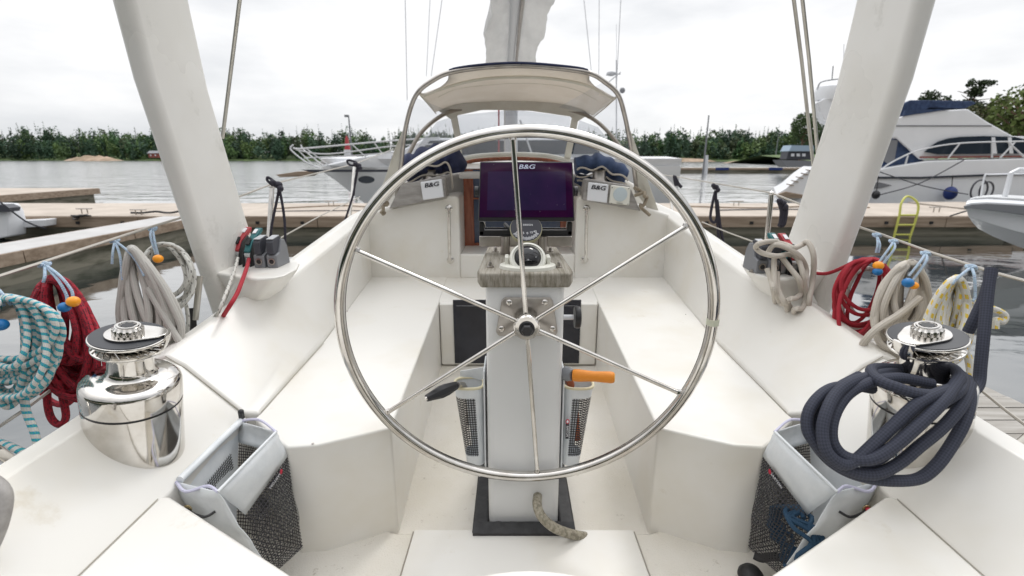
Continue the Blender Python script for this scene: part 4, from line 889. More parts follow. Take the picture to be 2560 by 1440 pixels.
# ---------------- side instrument panels
def ipanel(s):
    lab = 'grey instrument panel with a white cover at the left bulkhead' if not s else 'grey instrument panel with white cover and speaker at right bulkhead'
    c = PY(1050, 500, 3.1); c = mir(c) if s else c
    t = thing('instrument_console', c, lab, 'instrument panel')
    if not s: pts = [(972, 522), (1115, 494), (1111, 446), (1100, 440), (1003, 462)]
    else: pts = [(1456, 500), (1602, 528), (1574, 464), (1475, 448), (1465, 449)]
    m = MB(); m.prism([PY(u, v, 3.12) for u, v in pts], (0, .14, .0)); p = obj('panel', m, TEAK2, t, bev=.006)
    if not s: cv = [((1052, 455), (1105, 447), (1111, 492), (1059, 500))]
    else: cv = [((1470, 455), (1520, 461), (1516, 507), (1466, 500))]
    for a, b, c_, d in cv:
        A, B, C, D = [PY(*q, 3.115) for q in (a, b, c_, d)]; m = MB(); m.prism([A, B, C, D], (0, -.022, 0)); co = obj('instrument_cover', m, WHITEP, t, bev=.006)
        ce = A.lerp(B, .5).lerp(D.lerp(C, .5), .24) + Vector((0, -.0235, 0)); text('B&G', .036, ce, B - A, A - D, INK, co, 'logo', .0006, shear=.2, bold=.0008, wide=1.35)
    if s:
        A, B, C, D = [PY(*q, 3.115) for q in ((1526, 462), (1576, 468), (1572, 513), (1521, 508))]; m = MB(); m.prism([A, B, C, D], (0, -.018, 0)); sp = obj('speaker', m, CREAM, t, bev=.008)
        ce = (A + B + C + D) / 4; m = MB(); m.lathe([(.044, 0), (.044, .004), (.03, .007), (.001, .008)], ce + Vector((0, -.018, .006)), 24, Matrix.Rotation(R(90), 3, 'X')); obj('grille', m, mat('speaker_grille', (.5, .57, .6), .5), sp)
        text('MARINE', .011, ce + Vector((0, -.0195, -.050)), B - A, A - D, INK, sp, 'lettering', .0003)
        m = MB()
        for x, z in ((-.052, .048), (.052, .042), (-.052, -.05), (.052, -.055)): m.ball(ce + Vector((x, -.019, z)), .003, n=8)
        obj('screw', m, INK, sp)
ipanel(0); ipanel(1)
# small winches + cushions on the bulkhead tops
for s, u in ((0, 1074), (1, 1498)):
    q = PY(u, 447, 3.35); t = thing('small_winch', q, ('small steel winch under the left navy cushion', 'small steel winch under the right navy cushion')[s], 'winch', 'small winches under the cushions')
    obj('drum', MB().lathe([(.06, -.07), (.06, -.02), (.045, 0), (.045, .05), (.06, .06)], q, 24), STEEL2, t)
def cushion(pts, r, Y, label, m_, seed):
    rn = random.Random(seed); q = PY(*pts[0], Y); t = thing('folded_cushion', q, label, 'cushion', 'navy cushions on the cabin bulkhead')
    P = smooth_path([PY(u, v, Y) for u, v in pts], 8); n = len(P); m = MB()
    rr = [r * (.55 + .45 * math.sin(math.pi * min(1, max(0, (i + 1.5) / (n + 2)))) ** .35) * (1 + .10 * math.sin(i * .9 + seed)) for i in range(n)]
    m.tube(P, rr, 20); m.moved(lambda p: Vector((p.x, Y + (p.y - Y) * 1.5, p.z + .01 * noise.noise(p * 14)))); obj('cover', m, m_, t)
    m = MB(); m.tube([p + Vector((0, -r * 1.5 - .002, -r * .35 + .012 * math.sin(i * .5))) for i, p in enumerate(P)], .007, 6); m.tube([p + Vector((0, -r * 1.2, -r * .95 - .012 * math.sin(i * .35))) for i, p in enumerate(P)], .006, 6); obj('tie_cord', m, R_BEIGE2, t)
cushion([(985, 415), (1030, 418), (1070, 404), (1108, 396), (1130, 402), (1136, 432)], .098, 3.42, 'dark navy folded cushion on the left bulkhead top', NAVYF, 1)
cushion([(1438, 415), (1470, 412), (1500, 412), (1530, 424), (1562, 440)], .068, 3.42, 'blue folded cushion on the right bulkhead top', NAVYF2, 2)
cushion([(1440, 445), (1480, 458), (1530, 462), (1560, 464)], .045, 3.5, 'lower blue cushion bundle behind the speaker panel', NAVYF2, 3)

# ---------------- dodger
t = thing('dodger', (CX, 3.2, -.3), 'beige canvas dodger with clear windows over the companionway', 'dodger')
AFT = [(992, 490, 3.22), (998, 450, 3.18), (1004, 400, 3.12), (1013, 325, 3.05), (1028, 265, 2.99), (1047, 228, 2.95), (1080, 202, 2.92), (1122, 182, 2.9), (1200, 169, 2.9), (1290, 164, 2.9), (1380, 169, 2.9), (1470, 182, 2.9), (1512, 205, 2.92), (1545, 236, 2.95), (1561, 285, 3.0), (1573, 345, 3.07), (1583, 405, 3.14), (1592, 480, 3.2)]
A3 = smooth_path([PY(*p) for p in AFT], 6)
obj('aft_hoop', MB().tube(A3, .0135, 10), STEEL2, t)
FOR = [(1000, 430, 3.5), (1022, 385, 3.6), (1050, 335, 3.75), (1090, 298, 3.85), (1135, 276, 3.9), (1200, 268, 3.92), (1290, 264, 3.93), (1380, 268, 3.92), (1450, 282, 3.9), (1500, 310, 3.85), (1545, 360, 3.72), (1578, 410, 3.6)]
F3 = smooth_path([PY(*p) for p in FOR], 6); 
obj('forward_hoop', MB().tube(F3[:27], .015, 10), mat('hoop_cover', (.30, .26, .21), .6), t); obj('forward_hoop', MB().tube(F3[-26:], .015, 10), bpy.data.materials['hoop_cover'], t)
# canopy with its lower lip
def curve(pts, n):
    P = smooth_path([Vector(PY(*p)) for p in pts], 12); ds = [0]
    for i in range(1, len(P)): ds.append(ds[-1] + (P[i] - P[i - 1]).length)
    o = []
    for k in range(n):
        d = ds[-1] * k / (n - 1); i = 1
        while i < len(P) - 1 and ds[i] < d: i += 1
        f = (d - ds[i - 1]) / max(1e-6, ds[i] - ds[i - 1]); o.append(P[i - 1].lerp(P[i], f))
    return o
c1 = curve([(1044, 230, 2.96), (1062, 240, 2.95), (1088, 228, 2.93), (1112, 212, 2.92), (1124, 196, 2.9), (1127, 178, 2.9), (1200, 166, 2.89), (1290, 161, 2.89), (1380, 166, 2.89), (1466, 178, 2.9), (1470, 198, 2.9), (1484, 216, 2.92), (1505, 232, 2.94), (1530, 246, 2.95), (1545, 240, 2.96)], 49)
c2 = curve([(1050, 240, 3.06), (1120, 214, 3.04), (1200, 196, 3.03), (1290, 190, 3.03), (1380, 194, 3.03), (1470, 212, 3.04), (1540, 248, 3.06)], 49)
c3 = curve([(1070, 258, 3.35), (1130, 226, 3.35), (1200, 214, 3.35), (1290, 208, 3.35), (1380, 212, 3.35), (1450, 228, 3.35), (1515, 265, 3.35)], 49)
c4 = curve([(1088, 281, 3.9), (1140, 262, 3.9), (1200, 258, 3.92), (1290, 257, 3.93), (1380, 260, 3.92), (1440, 270, 3.9), (1482, 290, 3.9)], 49)
m = MB(); m.loft([c1, c2, c3, c4], closed=False); o = obj('canopy', m, CANVAS, t); md = o.modifiers.new('sol', 'SOLIDIFY'); md.thickness = .006; md.offset = 1
m = MB(); m.tube([p + Vector((0, -.004, .008)) for p in c1[9:40]], .006, 6); obj('navy_piping', m, NAVYF, o)
m = MB(); m.tube([p + Vector((0, 0, -.006)) for p in c2[1:-1]], .010, 6); obj('hem_pocket', m, CANVAST, o)
m = MB(); m.tube([p + Vector((0, 0, .0)) for p in c3[3:-3]], .003, 6); obj('seam', m, CANVAST, o)
# front window with beige borders
def pan(pts, name, m_, d=.006):
    return obj(name, MB().prism([PY(*p) for p in pts], (0, d, 0)), m_, t)
pan([(1088, 272, 3.88), (1140, 250, 3.88), (1290, 243, 3.88), (1440, 256, 3.88), (1482, 280, 3.88), (1440, 306, 3.93), (1425, 291, 3.93), (1360, 279, 3.94), (1290, 274, 3.95), (1205, 275, 3.94), (1145, 288, 3.93), (1130, 300, 3.93)], 'window_header', CANVAST)
pan([(1124, 285, 3.92), (1142, 284, 3.92), (1152, 340, 4.1), (1157, 408, 4.28), (1142, 408, 4.28), (1136, 340, 4.1)], 'window_post', CANVAST)
pan([(1430, 290, 3.92), (1447, 292, 3.92), (1436, 345, 4.1), (1424, 408, 4.28), (1408, 408, 4.28), (1420, 345, 4.1)], 'window_post', CANVAST)
P = smooth_path([PY(u, v, 4.25) for u, v in ((1142, 404), (1180, 392), (1240, 387), (1300, 386), (1370, 390), (1424, 403))], 5); obj('window_foot', MB().tube(P, .02, 8), CANVAST, t)
P = [p + Vector((0, .06, -.03)) for p in P]; obj('wooden_coaming_strip', MB().tube(P, .022, 8), MAHOG, t)
pan([(1143, 288, 3.95), (1290, 274, 3.96), (1428, 292, 3.95), (1410, 400, 4.27), (1290, 388, 4.27), (1157, 400, 4.27)], 'front_window', CLEAR, .003)
pan([(1092, 305, 3.88), (1128, 292, 3.93), (1140, 400, 4.2), (1010, 440, 3.8), (1030, 385, 3.75)], 'quarter_window', CLEAR, .003)
pan([(1448, 300, 3.93), (1495, 318, 3.86), (1540, 370, 3.75), (1575, 430, 3.7), (1430, 400, 4.2)], 'quarter_window', CLEAR, .003)
def strip(a, b, name, m_):
    o = obj(name, MB().loft([a, b], closed=False), m_, t); return o
# side panels: clear film between the hoops, canvas skirts to the deck
iA = [A3[i] for i in range(6, 30, 3)]; iF = [F3[int(k * 23 / 7)] for k in range(8)]
strip([a + Vector((.01, .01, 0)) for a in iA], [f for f in iF], 'side_window', CLEAR)
iA = [A3[-1 - i] for i in range(9, 33, 3)]; iF = [F3[-1 - int(k * 23 / 7)] for k in range(8)]
strip([a + Vector((-.01, .01, 0)) for a in iA], [f for f in iF], 'side_window', CLEAR)
m = MB(); m.prism([PY(u, v, y) for u, v, y in ((1014, 310, 3.06), (1003, 400, 3.13), (994, 470, 3.21), (950, 535, 3.22), (938, 512, 3.22), (965, 440, 3.18), (988, 370, 3.1))], (-.006, .02, 0)); obj('canvas_skirt', m, CANVAST, t)
m = MB(); m.prism([PY(u, v, y) for u, v, y in ((1566, 300, 3.02), (1592, 370, 3.1), (1622, 460, 3.18), (1657, 556, 3.22), (1640, 552, 3.22), (1596, 490, 3.2), (1586, 415, 3.15), (1574, 345, 3.07))], (.006, .02, 0)); obj('canvas_skirt', m, CANVAST, t)
m = MB(); m.tube(smooth_path([PY(*p) for p in ((1045, 232, 2.97), (1072, 262, 3.2), (1090, 284, 3.6))], 4), .004, 6); m.tube(smooth_path([PY(*p) for p in ((1545, 240, 2.97), (1512, 270, 3.2), (1484, 292, 3.6))], 4), .004, 6); obj('canopy_edge', m, CANVAST, t)
# old ropes tucked behind the skirts
for s, (u, v) in enumerate(((960, 500), (1606, 500))):
    rn = random.Random(s); P = [PY(u + rn.uniform(-14, 14) + (k - 6) * (-1.5 if s == 0 else 1.5), v - 35 + k * 6 + rn.uniform(-8, 8), 3.13 - rn.random() * .05) for k in range(13)]
    obj('stowed_rope', MB().tube(smooth_path(P, 5), .011, 8), braid('rope_old_tan', (.30, .25, .18)) if s == 0 else bpy.data.materials['rope_old_tan'], base=P[0], label=('weathered tan rope stuffed behind the left dodger skirt', 'weathered tan rope stuffed behind the right dodger skirt')[s], cat='rope')

# ---------------- mast and boom
t = thing('mast', (CX - .04, 8.2, -.1), 'white mast seen through the dodger window', 'mast')
a = PY(1277, 400, 8.2); obj('spar', MB().lathe([(.11, a.z), (.11, 9)], (a.x, 8.2, 0), 20), pm, t)
obj('red_halyard', MB().tube([PY(1247, 400, 7.9), PY(1247, 150, 7.9)], .014, 6), R_RED2, t); obj('halyard', MB().tube([PY(1262, 400, 7.9), PY(1262, 150, 7.9)], .012, 6), R_BEIGE, t)
obj('stay_wire', MB().tube([PY(1335, 400, 9.5), PY(1300, 300, 9.5)], .02, 6), pm, t)
t = thing('boom_bag', PY(1290, 100, 5.6), 'grey furled sail cover hanging from the boom above the dodger', 'sail')
m = MB(); secs = []
top = [(1232, 1262, 1300, 1340, 1382, -40, 3.9), (1224, 1262, 1296, 1336, 1376, 0, 4.4), (1222, 1258, 1290, 1330, 1366, 40, 5.0), (1216, 1252, 1286, 1324, 1358, 80, 5.7), (1212, 1250, 1282, 1318, 1346, 120, 6.6), (1222, 1252, 1280, 1312, 1338, 165, 7.6)]
for (a, b, c, d, e, v, y) in top:
    k = 1.0
    L1 = [PY(a, v, y), PY((a + b) / 2, v + 9, y), PY(b, v + 5, y), PY(c - 4, v - 6, y), PY(c, v - 8, y), PY(c + 4, v - 6, y), PY(d, v + 6, y), PY((d + e) / 2, v + 9, y), PY(e, v, y)]
    up = [p + Vector((0, 0, .45 + .1 * math.sin(i))) for i, p in enumerate(L1[::-1])]
    secs.append(L1 + [(u_ + (PY(c, v, y) - u_) * .35 * Vector((1, 0, 0)).x) for u_ in up])
S2 = []
for j in range(18): S2.append(smooth_path([sec[j] for sec in secs], 7))
secs = [[S2[j][i] for j in range(18)] for i in range(len(S2[0]))]; fin = []
for sec in secs:                                                     # finer ring, with soft diagonal folds
    ring = smooth_path(sec, 4, True); cen = sum((p for p in ring), Vector()) / len(ring)
    fin.append([p + (p - cen).normalized() * (.05 * noise.noise(Vector((p.x * 7, p.y * 1.3, p.z * 4))) + .02 * noise.noise(Vector((p.x * 16 + p.y * 3, p.y * 2.5, 5)))) for p in ring])
m.loft(fin); bag = obj('sail_cover', m, SAILM, t)
m = MB(); m.tube([PY(1292 - 2, -40, 3.7), PY(1284, 60, 5.2), PY(1276, 165, 7.4)], [.04, .04, .045], 10); obj('boom', m, pm, t)
m = MB(); m.tube([PY(1312, -40, 3.7), PY(1300, 60, 5.1), PY(1290, 165, 7.3)], .018, 8); obj('batten_edge', m, STEEL2, t)
m = MB()
for (u, v) in ((1236, 20), (1234, 40), (1230, 62), (1228, 82), (1227, 100)):
    a = PY(u - 5, v - 12, 4.5 + v * .018); b = PY(u + 4, v + 12, 4.65 + v * .018); m.tube([a + Vector((0, -.05, 0)), b + Vector((0, -.05, 0))], .012, 5)
obj('dark_lettering', m, STRIPE, bag)

# ---------------- stanchions and lifelines
def stanchion(ut, vt, ub, vb, X, label):
    a = PX(ub, vb, X); b = PX(ut, vt, X); t = thing('stanchion', a, label, 'stanchion', 'steel stanchions along the deck edge')
    a = b + (a - b) * 1.15
    obj('post', MB().tube([a, b], .0125, 12), STEEL, t); obj('cap', MB().ball(b, .0145, n=12), STEEL, t)
    return a, b
stanchion(680, 468, 672, 600, -1.30, 'steel stanchion beside the left line clutches')
stanchion(886, 412, 874, 555, -1.42, 'steel stanchion farther forward on the left, seen before the motorboat hull')
stanchion(1929, 484, 1917, 600, 1.36, 'steel stanchion left of the right white leg')
stanchion(1676, 482, 1684, 560, 1.48, 'steel stanchion farther forward on the right behind the wheel rim')
def wire(pts, r, label, name='lifeline', m_=None, grp='lifelines around the deck'):
    obj(name, MB().tube(pts, r, 6), m_ or WIRE, base=pts[0], label=label, cat='lifeline', group=grp)
wire([PX(-40, 703, -1.27), PX(100, 658, -1.27), PX(380, 566, -1.27), PX(450, 545, -1.275), PX(610, 487, -1.29), PX(680, 460, -1.3), PX(886, 410, -1.42), PX(985, 372, -1.5)], .0045, 'upper lifeline on the left from which the rope coils hang')
wire([PX(692, 600, -1.3), PX(800, 540, -1.38), PX(900, 492, -1.45)], .004, 'lower lifeline on the left forward of the clutches')
wire([PX(-30, 1085, -1.25), PX(60, 1025, -1.25), PX(160, 950, -1.25)], .004, 'lower lifeline at the far left edge under the blue rope')
wire([PX(2600, 712, 1.34), PX(2480, 680, 1.34), PX(2330, 632, 1.34), PX(2200, 585, 1.345), PX(2130, 562, 1.35), PX(1929, 482, 1.36), PX(1680, 440, 1.48), PX(1600, 430, 1.5)], .0045, 'upper lifeline on the right from which the rope coils hang')
wire([PX(1905, 612, 1.36), PX(1830, 585, 1.38), PX(1755, 555, 1.42)], .004, 'lower lifeline on the right before the pontoon')
wire([PX(2440, 965, 1.34), PX(2520, 1030, 1.30), PX(2580, 1075, 1.28)], .004, 'lower lifeline on the right above the plank dock')
# pushpit tubes
for s, (p, l) in enumerate((([PX(-60, 1100, -1.14), PX(-5, 1130, -1.12), PX(60, 1175, -1.12), PX(110, 1210, -1.1)], 'steel pushpit tube at the lower left edge'), ([PX(2620, 1060, 1.22), PX(2560, 1105, 1.20), PX(2510, 1155, 1.19), PX(2470, 1190, 1.18)], 'steel pushpit tube at the lower right edge'))):
    obj('pushpit_tube', MB().tube(smooth_path(p, 4), .0125, 12), STEEL, base=p[0], label=l, cat='tube')
# backstays
def stay(pts, r, label): obj('backstay', MB().tube(pts, r, 8), ALU, base=pts[0], label=label, cat='backstay', group='backstays beside the arch legs')
stay([PY(556, 345, 2.55), PY(604, -40, 2.35)], .009, 'single backstay rod behind the left leg'); stay([PY(2034, 420, 2.62), PY(2004, 150, 2.5), PY(1982, -20, 2.4)], .0085, 'left one of two backstays by the right leg'); stay([PY(2046, 400, 2.62), PY(2023, 150, 2.5), PY(2004, -20, 2.4)], .0085, 'right one of two backstays by the right leg')
# knotted cords hanging on stanchions
def cord(pts, Y, label, r=.006, knot=None):
    P = [PY(u, v, Y) for u, v in pts]; q = P[0]; t = thing('tied_cord', q, label, 'cord', 'dark cords knotted to the lifelines')
    obj('line', MB().tube(smooth_path(P, 5), r, 8), R_CORD, t)
    if knot:
        k = PY(*knot, Y); m = MB(); m.ball(k, .024, (1, .8, .75), 10); m.ball(k + Vector((-.02, -.01, .012)), .016, n=8); m.ball(k + Vector((.014, -.01, -.018)), .017, n=8); obj('knot', m, R_CORD, t)
cord([(676, 602), (680, 560), (696, 480), (694, 462), (672, 444), (668, 450), (680, 462), (694, 466), (704, 500), (712, 560), (713, 625)], 2.5, 'black cord knotted on the left stanchion near the clutches', .007, (695, 462))
cord([(862, 552), (876, 510), (884, 480), (894, 415), (880, 402), (868, 402), (874, 412), (893, 418), (888, 450), (884, 490)], 3.7, 'black cord knotted on the far left stanchion', .008, (896, 414))
cord([(1802, 640), (1796, 590), (1790, 500), (1788, 480), (1776, 540), (1784, 556), (1792, 545), (1793, 500), (1800, 560), (1814, 640)], 3.4, 'black looped cord hanging right of the wheel rim', .010, (1789, 468))
cord([(1690, 465), (1686, 440), (1696, 460), (1704, 468)], 3.6, 'short black cord peeking over the wheel rim', .012)
cord([(1952, 565), (1956, 530), (1952, 510), (1964, 520), (1958, 560), (1948, 560)], 2.6, 'dark cord bundle against the right white leg', .014, (1955, 508))

# ---------------- rope clutches
def clutch(parent, c, wd, style, s, lean=0.18):
    """one clutch: side profile in YZ extruded across X; front (towards the helm) at low Y"""
    def P(y, z, x=0): return Vector((c[0] + (x if not s else -x), c[1] + y, c[2] + z))
    g = MB()
    if style == 'grey':
        g.prism([P(0, 0, -wd / 2), P(.115, 0, -wd / 2), P(.105, .075, -wd / 2), P(.085, .108, -wd / 2), P(.06, .112, -wd / 2), P(.03, .06, -wd / 2), P(0, .052, -wd / 2)], (wd if not s else -wd, 0, 0)); b = obj('body', g, GREYP, parent, bev=.004)
        g = MB().prism([P(-.004, .056, -wd * .32), P(.03, .062, -wd * .32), P(.078, .118, -wd * .32), P(.06, .124, -wd * .32), P(.006, .116, -wd * .32), P(-.004, .105, -wd * .32)], ((wd if not s else -wd) * .64, 0, 0)); obj('lever', g, DGREY, b, bev=.003)
        g = MB().prism([P(.002, .1175, -wd * .3), P(.060, .1255, -wd * .3), P(.060, .128, -wd * .3), P(.002, .120, -wd * .3)], ((wd if not s else -wd) * .6, 0, 0)); obj('lever_top', g, mat('light_grey', (.42, .43, .45), .5) if 'light_grey' not in bpy.data.materials else bpy.data.materials['light_grey'], b)
        g = MB().lathe([(.0135, 0), (.0135, .004), (.0095, .004), (.0095, 0)], P(0, .027), 20, Matrix.Rotation(R(90), 3, 'X')); obj('fairlead_ring', g, STEEL2, b)
        g = MB().lathe([(.0095, 0), (.0095, .0025)], P(0, .027), 16, Matrix.Rotation(R(90), 3, 'X')); obj('fairlead_hole', g, BLACK, b)
    else:
        for x in (-wd * .5, wd * .38):
            g.prism([P(0, 0, x), P(.13, 0, x), P(.125, .07, x), P(.10, .115, x), P(.05, .095, x), P(.012, .05, x)], ((wd if not s else -wd) * .12, 0, 0))
        b = obj('body', g, BLACK, parent, bev=.002)
        g = MB().prism([P(.018, .062, -wd * .36), P(.05, .10, -wd * .36), P(.135, .145, -wd * .36), P(.15, .142, -wd * .36), P(.145, .128, -wd * .36), P(.06, .082, -wd * .36), P(.026, .052, -wd * .36)], ((wd if not s else -wd) * .72, 0, 0)); lv = obj('lever', g, REDP if style == 'red' else GREENP, b, bev=.003)
        g = MB().prism([P(.095, .1265, -wd * .2), P(.12, .1395, -wd * .2), P(.12, .142, -wd * .2), P(.095, .129, -wd * .2)], ((wd if not s else -wd) * .4, 0, 0)); obj('label_plate', g, WHITE, lv)
        g = MB().prism([P(.034, .086, -wd * .2), P(.058, .108, -wd * .2), P(.056, .114, -wd * .2), P(.030, .092, -wd * .2)], ((wd if not s else -wd) * .4, 0, 0)); obj('lever_window', g, BLACK, lv)
        g = MB().tube([P(.03, .045, -wd * .37), P(.03, .045, wd * .37)], .013, 14).box(P(.035, .02), (wd * .7, .03, .03)); obj('cam_roller', g, mat('silver_cam', (.55, .57, .58), .3, .7) if 'silver_cam' not in bpy.data.materials else bpy.data.materials['silver_cam'], b)
def clutches(s):
    lab = [('black clutch with red lever on the left plinth', 'black clutch with green lever on the left plinth', 'left one of two grey clutches on the left plinth', 'right one of two grey clutches on the left plinth'),
           ('black clutch with red lever under the beige rope at right', 'black clutch with green lever under the beige rope at right', 'grey clutch nearer the rope tangle on the right plinth', 'outermost grey clutch on the right plinth')][s]
    for k, (u, v, st, wd) in enumerate(((588, 664, 'red', .036), (616, 668, 'green', .036), (650, 670, 'grey', .044), (682, 670, 'grey', .044))):
        p = PZ(u, v, -.438)
        if s: p = PZ({0: 1990, 1: 1962, 2: 1935, 3: 1903}[k], {0: 690, 1: 688, 2: 686, 3: 684}[k], -.438)
        th = thing('rope_clutch', p, lab[k], 'rope clutch', 'rope clutches at the feet of the legs')
        clutch(th, (p.x, p.y, p.z), wd, st, s)
clutches(0); clutches(1)
m_ = MB()
def boltpair(s):
    t = None
    for k, (u, v) in enumerate(((700, 662), (716, 650))):
        p = PZ(u, v, -.438)
        if s: p = PZ((1868, 1880)[k], (668, 680)[k], -.438)
        m = MB().lathe([(.012, 0), (.012, .003), (.007, .004), (.007, .010), (.002, .011)], p, 10); obj('deck_bolt', m, STEEL2, base=p, label=(('nearer bolt beside the left grey clutches', 'farther bolt beside the left grey clutches'), ('farther bolt beside the right grey clutch', 'nearer bolt beside the right grey clutch'))[s][k], cat='bolt', group='bolts on the clutch plinths')
boltpair(0); boltpair(1)

# ---------------- ropes
def rope(name, P, r, m_, label, n=10, k=6, cyc=False, group=None, parent=None):
    S_ = smooth_path(P, k, cyc)
    return obj(name, MB().tube(S_, r, n, cyc=cyc), m_, parent, base=None if parent else P[0], label=label, cat=None if parent else 'rope', group=group)
def strap(parent, knot, ends, t0, balls=()):
    """pale blue cord knotted on the lifeline, with toggle balls"""
    k = PT(*knot, t0); m = MB(); m.ball(k, .011, (1.3, 1, .9), 12); m.tube([k + Vector((math.cos(a) * .012, math.sin(a) * .010, .004 * math.sin(3 * a))) for a in [i * .628 for i in range(10)]], .0045, 6, cyc=True)
    for e in ends: m.tube(smooth_path([k] + [PT(*q, t0 - .03) for q in e], 5), .0038, 8)
    s = obj('hanging_strap', m, R_STRAP, parent)
    for (u, v, cm, r) in balls: obj('toggle_ball', MB().ball(PT(u, v, t0 - .06), r, (1.0, 1, .88), 18), cm, s)
def coil(cu, cv, rx_, ry_, n, t0, seed, rot=0, squeeze=0.0, jit=.12, fan=0.0, thick=.03, pts=14):
    """a hank of n loops; squeeze narrows the top, fan spreads the bottom"""
    rn = random.Random(seed); P = []; ph = rn.uniform(0, 6)
    for i in range(n):
        f = (i + .5) / n; sx = 1 - jit * rn.random() * 2.2; sy = 1 - jit * rn.random() * 1.5; off = (f - .5) * fan; dt = (rn.random() - .5) * thick
        for k in range(pts):
            a = 2 * math.pi * k / pts; y = -math.cos(a); x = math.sin(a)
            g = 1 - squeeze * (1 - (y + 1) / 2); lo = (y + 1) / 2
            px_ = x * rx_ * sx * g + off * lo * rx_; py_ = y * ry_ * sy + (1 - sy) * -ry_ * .9
            c_, s_ = math.cos(rot), math.sin(rot)
            P.append(PT(cu + px_ * c_ - py_ * s_ + rn.uniform(-2, 2), cv + px_ * s_ + py_ * c_ + rn.uniform(-2, 2), t0 + dt + .012 * math.sin(a * 2 + i)))
    return P
GR = 'coiled ropes hanging from the lifelines'
def hank(name, P, r, m_, label, base, n=8, k=3):
    t = thing('rope_coil', base, label, 'rope coil', GR); obj('rope', MB().tube(smooth_path(P, k), r, n), m_, t); return t
def TL(u, X=1.25): return abs(X / ((u - 1280) / FPX))
# L1 blue and white
T = 1.20
t = hank('l1', coil(20, 880, 138, 140, 27, T, 21, jit=.32, thick=.10), .0070, R_BLUE, 'white rope with blue and green flecks coiled at the far left edge', PT(20, 880, T), 10, 4)
obj('loose_tail', MB().tube(smooth_path([PT(60, 990, T), PT(66, 1030, T), PT(84, 1075, T), PT(96, 1120, T), PT(100, 1160, T)], 5), .0088, 10), R_BLUE, t)
obj('loose_tail', MB().tube(smooth_path([PT(-40, 1095, T), PT(10, 1110, T), PT(60, 1132, T), PT(110, 1160, T + .02)], 5), .0088, 10), R_BLUE, t)
strap(t, (-30, 700), [[(0, 728), (28, 762)], [(-10, 720), (10, 765)]], T, [(2, 812, BLBALL, .0155)])
# L2 dark red
T = 1.36
P = coil(162, 850, 86, 160, 26, T, 22, rot=-.22, squeeze=.12, jit=.30, fan=.9, thick=.10)
t = hank('l2', P, .0088, R_RED, 'dark red rope with black flecks, coiled left of the winch', PT(150, 700, T), 8, 3)
obj('loose_tail', MB().tube(smooth_path([PT(122, 940, T - .04), PT(118, 1000, T - .04), PT(128, 1045, T - .04), PT(150, 1062, T - .04), PT(165, 1040, T - .04), PT(155, 985, T - .04), PT(150, 950, T - .04)], 5), .0090, 9), R_RED, t)
strap(t, (112, 662), [[(112, 690), (108, 705)], [(150, 690), (178, 725), (182, 745)], [(145, 700), (165, 735), (168, 752)]], T - .05, [(183, 754, ORBALL, .0155), (161, 768, BLBALL, .0145)])
# L3 grey beige
T = 1.62
P = coil(362, 755, 66, 138, 16, T, 23, rot=-.24, squeeze=.62, jit=.12, fan=1.5, thick=.08)
t = hank('l3', P, .0108, R_BEIGE, 'grey beige rope in a long hank above the left winch', PT(350, 640, T), 9, 3)
obj('loose_tail', MB().tube(smooth_path([PT(370, 720, T - .04), PT(410, 790, T - .04), PT(440, 840, T - .04), PT(462, 880, T - .04)], 5), .011, 9), R_BEIGE, t)
strap(t, (287, 602), [[(282, 630), (280, 660)], [(320, 628), (345, 660), (360, 690)], [(300, 640), (306, 700)]], T - .02, [])
# L4 white, black flecks
T = 1.76
t = hank('l4', coil(420, 692, 68, 84, 10, T, 24, rot=-.3, jit=.17, thick=.08), .0066, R_BLKF, 'white rope with black flecks in an open coil by the left leg', PT(420, 640, T), 8, 4)
obj('loose_tail', MB().tube(smooth_path([PT(465, 760, T), PT(470, 800, T), PT(466, 850, T)], 4), .0066, 8), R_BLKF, t)
strap(t, (382, 572), [[(386, 600), (396, 640)], [(376, 590), (390, 636)]], T - .02, [(395, 647, ORBALL, .0165)])
t = thing('turnbuckle', PT(488, 800, 1.8), 'steel rod with dark shackle beside the left leg foot', 'tackle')
obj('block', MB().tube([PT(480, 770, 1.8), PT(484, 830, 1.8)], .012, 8), BLACK, t); obj('rod', MB().tube([PT(500, 690, 1.8), PT(488, 800, 1.8)], .011, 10), ALU, t)
# right side
t = hank('r0', coil(2155, 750, 64, 82, 8, 1.80, 31, rot=.3, jit=.2, thick=.06), .0065, R_BLKF, 'white rope with black flecks behind the red coil at right', PT(2150, 740, 1.8), 8, 4)
strap(t, (2192, 588), [[(2194, 610), (2190, 632)], [(2200, 612), (2196, 632)]], 1.76, [])
t = hank('r1', coil(2152, 750, 78, 108, 9, 1.72, 32, rot=.38, jit=.30, thick=.10), .0066, R_RED2, 'plain red rope coiled beside the right leg', PT(2160, 700, 1.72), 8, 4)
obj('lead_line', MB().tube(smooth_path([PT(2030, 682, 1.9), PT(2065, 684, 1.86), PT(2100, 672, 1.8), PT(2140, 652, 1.72)], 5), .0066, 8), R_RED2, t)
strap(t, (2234, 604), [[(2222, 622), (2198, 655)], [(2236, 622), (2206, 660)]], 1.68, [(2196, 664, ORBALL, .0165), (2194, 679, BLBALL, .015)])
T = 1.58
P = coil(2256, 775, 64, 122, 18, T, 33, rot=.2, squeeze=.2, jit=.26, fan=1.0, thick=.09)
t = hank('r2', P, .0098, R_BEIGE2, 'beige rope in a long hank left of the right winch', PT(2270, 680, T), 9, 3)
obj('loose_tail', MB().tube(smooth_path([PT(2300, 745, T - .06), PT(2250, 785, T - .07), PT(2195, 820, T - .07), PT(2165, 850, T - .05), PT(2148, 880, T + .02), PT(2140, 910, T + .12)], 5), .0112, 9), R_BEIGE2, t)
